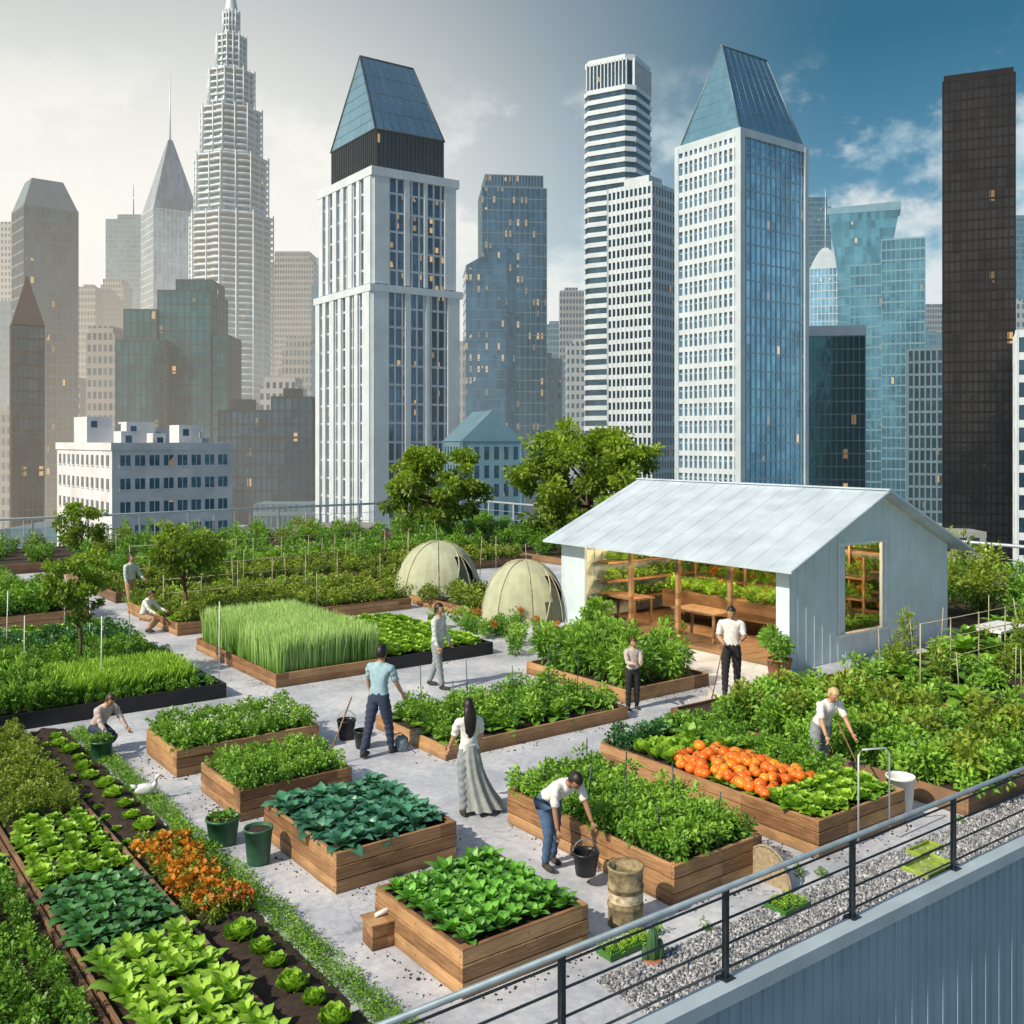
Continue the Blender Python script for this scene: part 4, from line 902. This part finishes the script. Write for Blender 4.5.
        p0=wr+fd*.025*s+side*.03*s; b.tube([p0,p0+(side*.03+fd*.02)*s,p0+(side*.04+fd*.05+nn*.01)*s],[.013*s,.011*s,.007*s],6)
    b.obj('hands',[skins[skin]],0,(0,0,0),e)
    b=MB()
    for an,a in feet:
        an=(an+off)*s
        b.ell((an.x,an.y-.055*s,max(.035*s,an.z-.04*s)),(.045*s,.13*s,.042*s),0,12,8,fn=lambda p:Vector((p.x*(1-.15*max(0,p.y)),p.y,max(p.z,-.8))))
        b.tube([an+Vector((0,0,.03*s)),an-Vector((0,0,.04*s))],[.046*s,.05*s],8)
    b.obj('shoes',[C['shoe']],0,(0,0,0),e)
    hb=bend*.6 if head is None else head
    Rm=Matrix.Rotation(turn,3,'Z')@Matrix.Rotation(hb,3,'X'); hc=(nt_+off)*s+Rm@Vector((0,-.02,.095))*s
    b=MB()
    def hf(p):
        q=Vector(p)
        if q.z<0: q.x*=1-.28*(-q.z)**1.3; q.y=q.y*(1-.12*(-q.z))-.06*(-q.z)
        return q
    b.ell(hc,(.076*s,.096*s,.118*s),0,20,16,fn=hf,R=Rm)
    def hp_(x_,y_,z_): return hc+Rm@Vector((x_,y_,z_))*s
    b.tube([hp_(0,-.088,.015),hp_(0,-.112,-.02),hp_(0,-.095,-.03)],[.008*s,.015*s,.01*s],6)
    for sd in (-1,1):
        b.ell(hp_(sd*.03,-.085,.008),(.012*s,.008*s,.007*s),1,8,6); b.ell(hp_(sd*.078,.005,-.01),(.01*s,.02*s,.03*s),0,8,6); b.tube([hp_(sd*.015,-.091,.028),hp_(sd*.045,-.082,.027)],.004*s,5,3)
    b.tube([hp_(-.022,-.088,-.055),hp_(0,-.095,-.053),hp_(.022,-.088,-.055)],.006*s,6,2)
    b.obj('head',[skins[skin],eye,lip,hairs[hair]],0,(0,0,0),e)
    b=MB()
    b.ell(hc+Rm@Vector((0,.008,.012))*s,(.088*s,.106*s,.122*s),0,28,20,fn=lambda p:p*(1+.03*math.sin(13*math.atan2(p.y,p.x)+6*p.z)),keep=lambda a,c,d:(c>-.25 and d>-.45) or d>.52 or (c>.2 and d>-.7),R=Rm)
    if long_hair:
        L=long_hair; b.tube([hp_(0,.05,.05),hp_(0,.085,-.06),hp_(0,.10,-.18),hp_(0,.10,-.18-L*.5),hp_(.01,.09,-.18-L)],[.07*s,.095*s,.10*s,.085*s,.02*s],16,0,flat=(Vector((0,1,0)),.55))
    elif fem: b.ell(hp_(0,.11,.0),(.035*s,.04*s,.04*s),0,10,8)
    b.obj('hair',[hairs[hair]],0,(0,0,0),e)
    if skirt:
        pz=(pv+off).z*s; b=MB(); ln=skirt[1]
        prof=[(.125,.1),(.145,0),(.17,-.1),(.18,-.3),(.205,-.5),(.24,-.7),(.285,-.85),(.33,-1)]
        b.lathe([(r_0*s,(z_0*ln if z_0<0 else z_0*s)) for r_0,z_0 in prof],(0,0,pz),64,0,fn=lambda t,k:1+.16*k*math.sin(11*t+2*k)+.06*k*math.sin(5*t+1))
        b.v=[(x_+skirt[2]*max(0,(pz-z_))**1.6,y_*.85+skirt[3]*max(0,(pz-z_))**1.6,z_) for x_,y_,z_ in b.v]
        b.obj('skirt',[C[skirt[0]]],0,(0,0,0),e)
    return e
r_=math.radians
person('gardener_man',-2.2,16.5,r_(155),1.84,.12,((.35,.15,.3),(.3,.3,.15)),((.28,.1),(-.25,.15)),'grey','navy','dark',0,.8)
person('gardener_man',-1.57,21.0,r_(70),1.8,.04,((.1,.12,.2),(.2,.15,.2)),((.22,.05),(-.2,.15)),'sage','stone','dark',0,1)
person('woman_in_long_skirt',-.6,13.95,r_(200),1.60,.03,((.3,.2,.4),(.25,.2,.4)),((.15,.05),(-.1,.1)),'white','stone','dark',0,.75,long_hair=.32,skirt=('skirt',.80,-.28,.0),fem=True)
person('woman_gardener',2.33,19.3,r_(10),1.42,.05,((.35,.0,1.3),(.35,.0,1.3)),((.05,.05),(-.05,.05)),'maroon','black','brown',0,1,fem=True,head=.3)
person('man_in_white_shirt',4.45,20.3,r_(-10),1.86,.02,((.1,.15,1.2),(.2,.15,1.3)),((.05,.03),(-.08,.05)),'white','black','dark',0,.8,head=.35)
person('bending_gardener',.45,12.2,r_(35),1.6,1.0,((.15,.1,.15),(.45,.1,.05)),((.35,.5),(-.02,.15)),'white','jeans','dark',1,.8,head=.9)
bucket('black_bucket',.86,11.65,.15,.27,M['black'],z=.14,handle=True,soil=False)
person('blond_gardener',4.72,15.3,r_(15),1.62,.6,((.45,.15,.2),(.55,.15,.15)),((.1,.1),(-.15,.1)),'white','stone','blond',0,.8,head=.5,fem=True)
person('crouching_gardener',-6.95,16.75,r_(60),1.5,.6,((.5,.1,.3),(.6,.1,.2)),((1.6,2.3),(1.2,2.2)),'maroon','navy','brown',0,1,head=.6)
person('gardener_man',-11.6,30.4,r_(60),1.75,.05,((.1,.12,.2),(.3,.12,.6)),((.2,.05),(-.15,.1)),'sage','tan','brown',0,1)
person('crouching_gardener',-9.95,27.0,r_(80),1.6,.35,((.6,.1,.5),(.7,.1,.4)),((1.5,2.1),(1.3,2.1)),'white','tan','brown',0,1,head=.4)
def rake(x0,y0,z0,x1,y1,z1): 
    b=MB(); b.tube([(x0,y0,z0),(x1,y1,z1)],.013,6); b.box(x1-.12,y1-.01,z1-.01,x1+.12,y1+.01,z1+.02,1)
    for k in range(7): b.box(x1-.11+k*.035,y1-.005,z1-.05,x1-.1+k*.035,y1+.005,z1-.011,1)
    b.obj('garden_rake',[M['wood2'],M['darksteel']])
rake(4.25,20.05,1.15,3.9,19.6,.06); rake(-2.62,16.35,1.0,-2.95,15.9,.06); rake(4.85,14.9,1.0,4.9,14.2,.6)
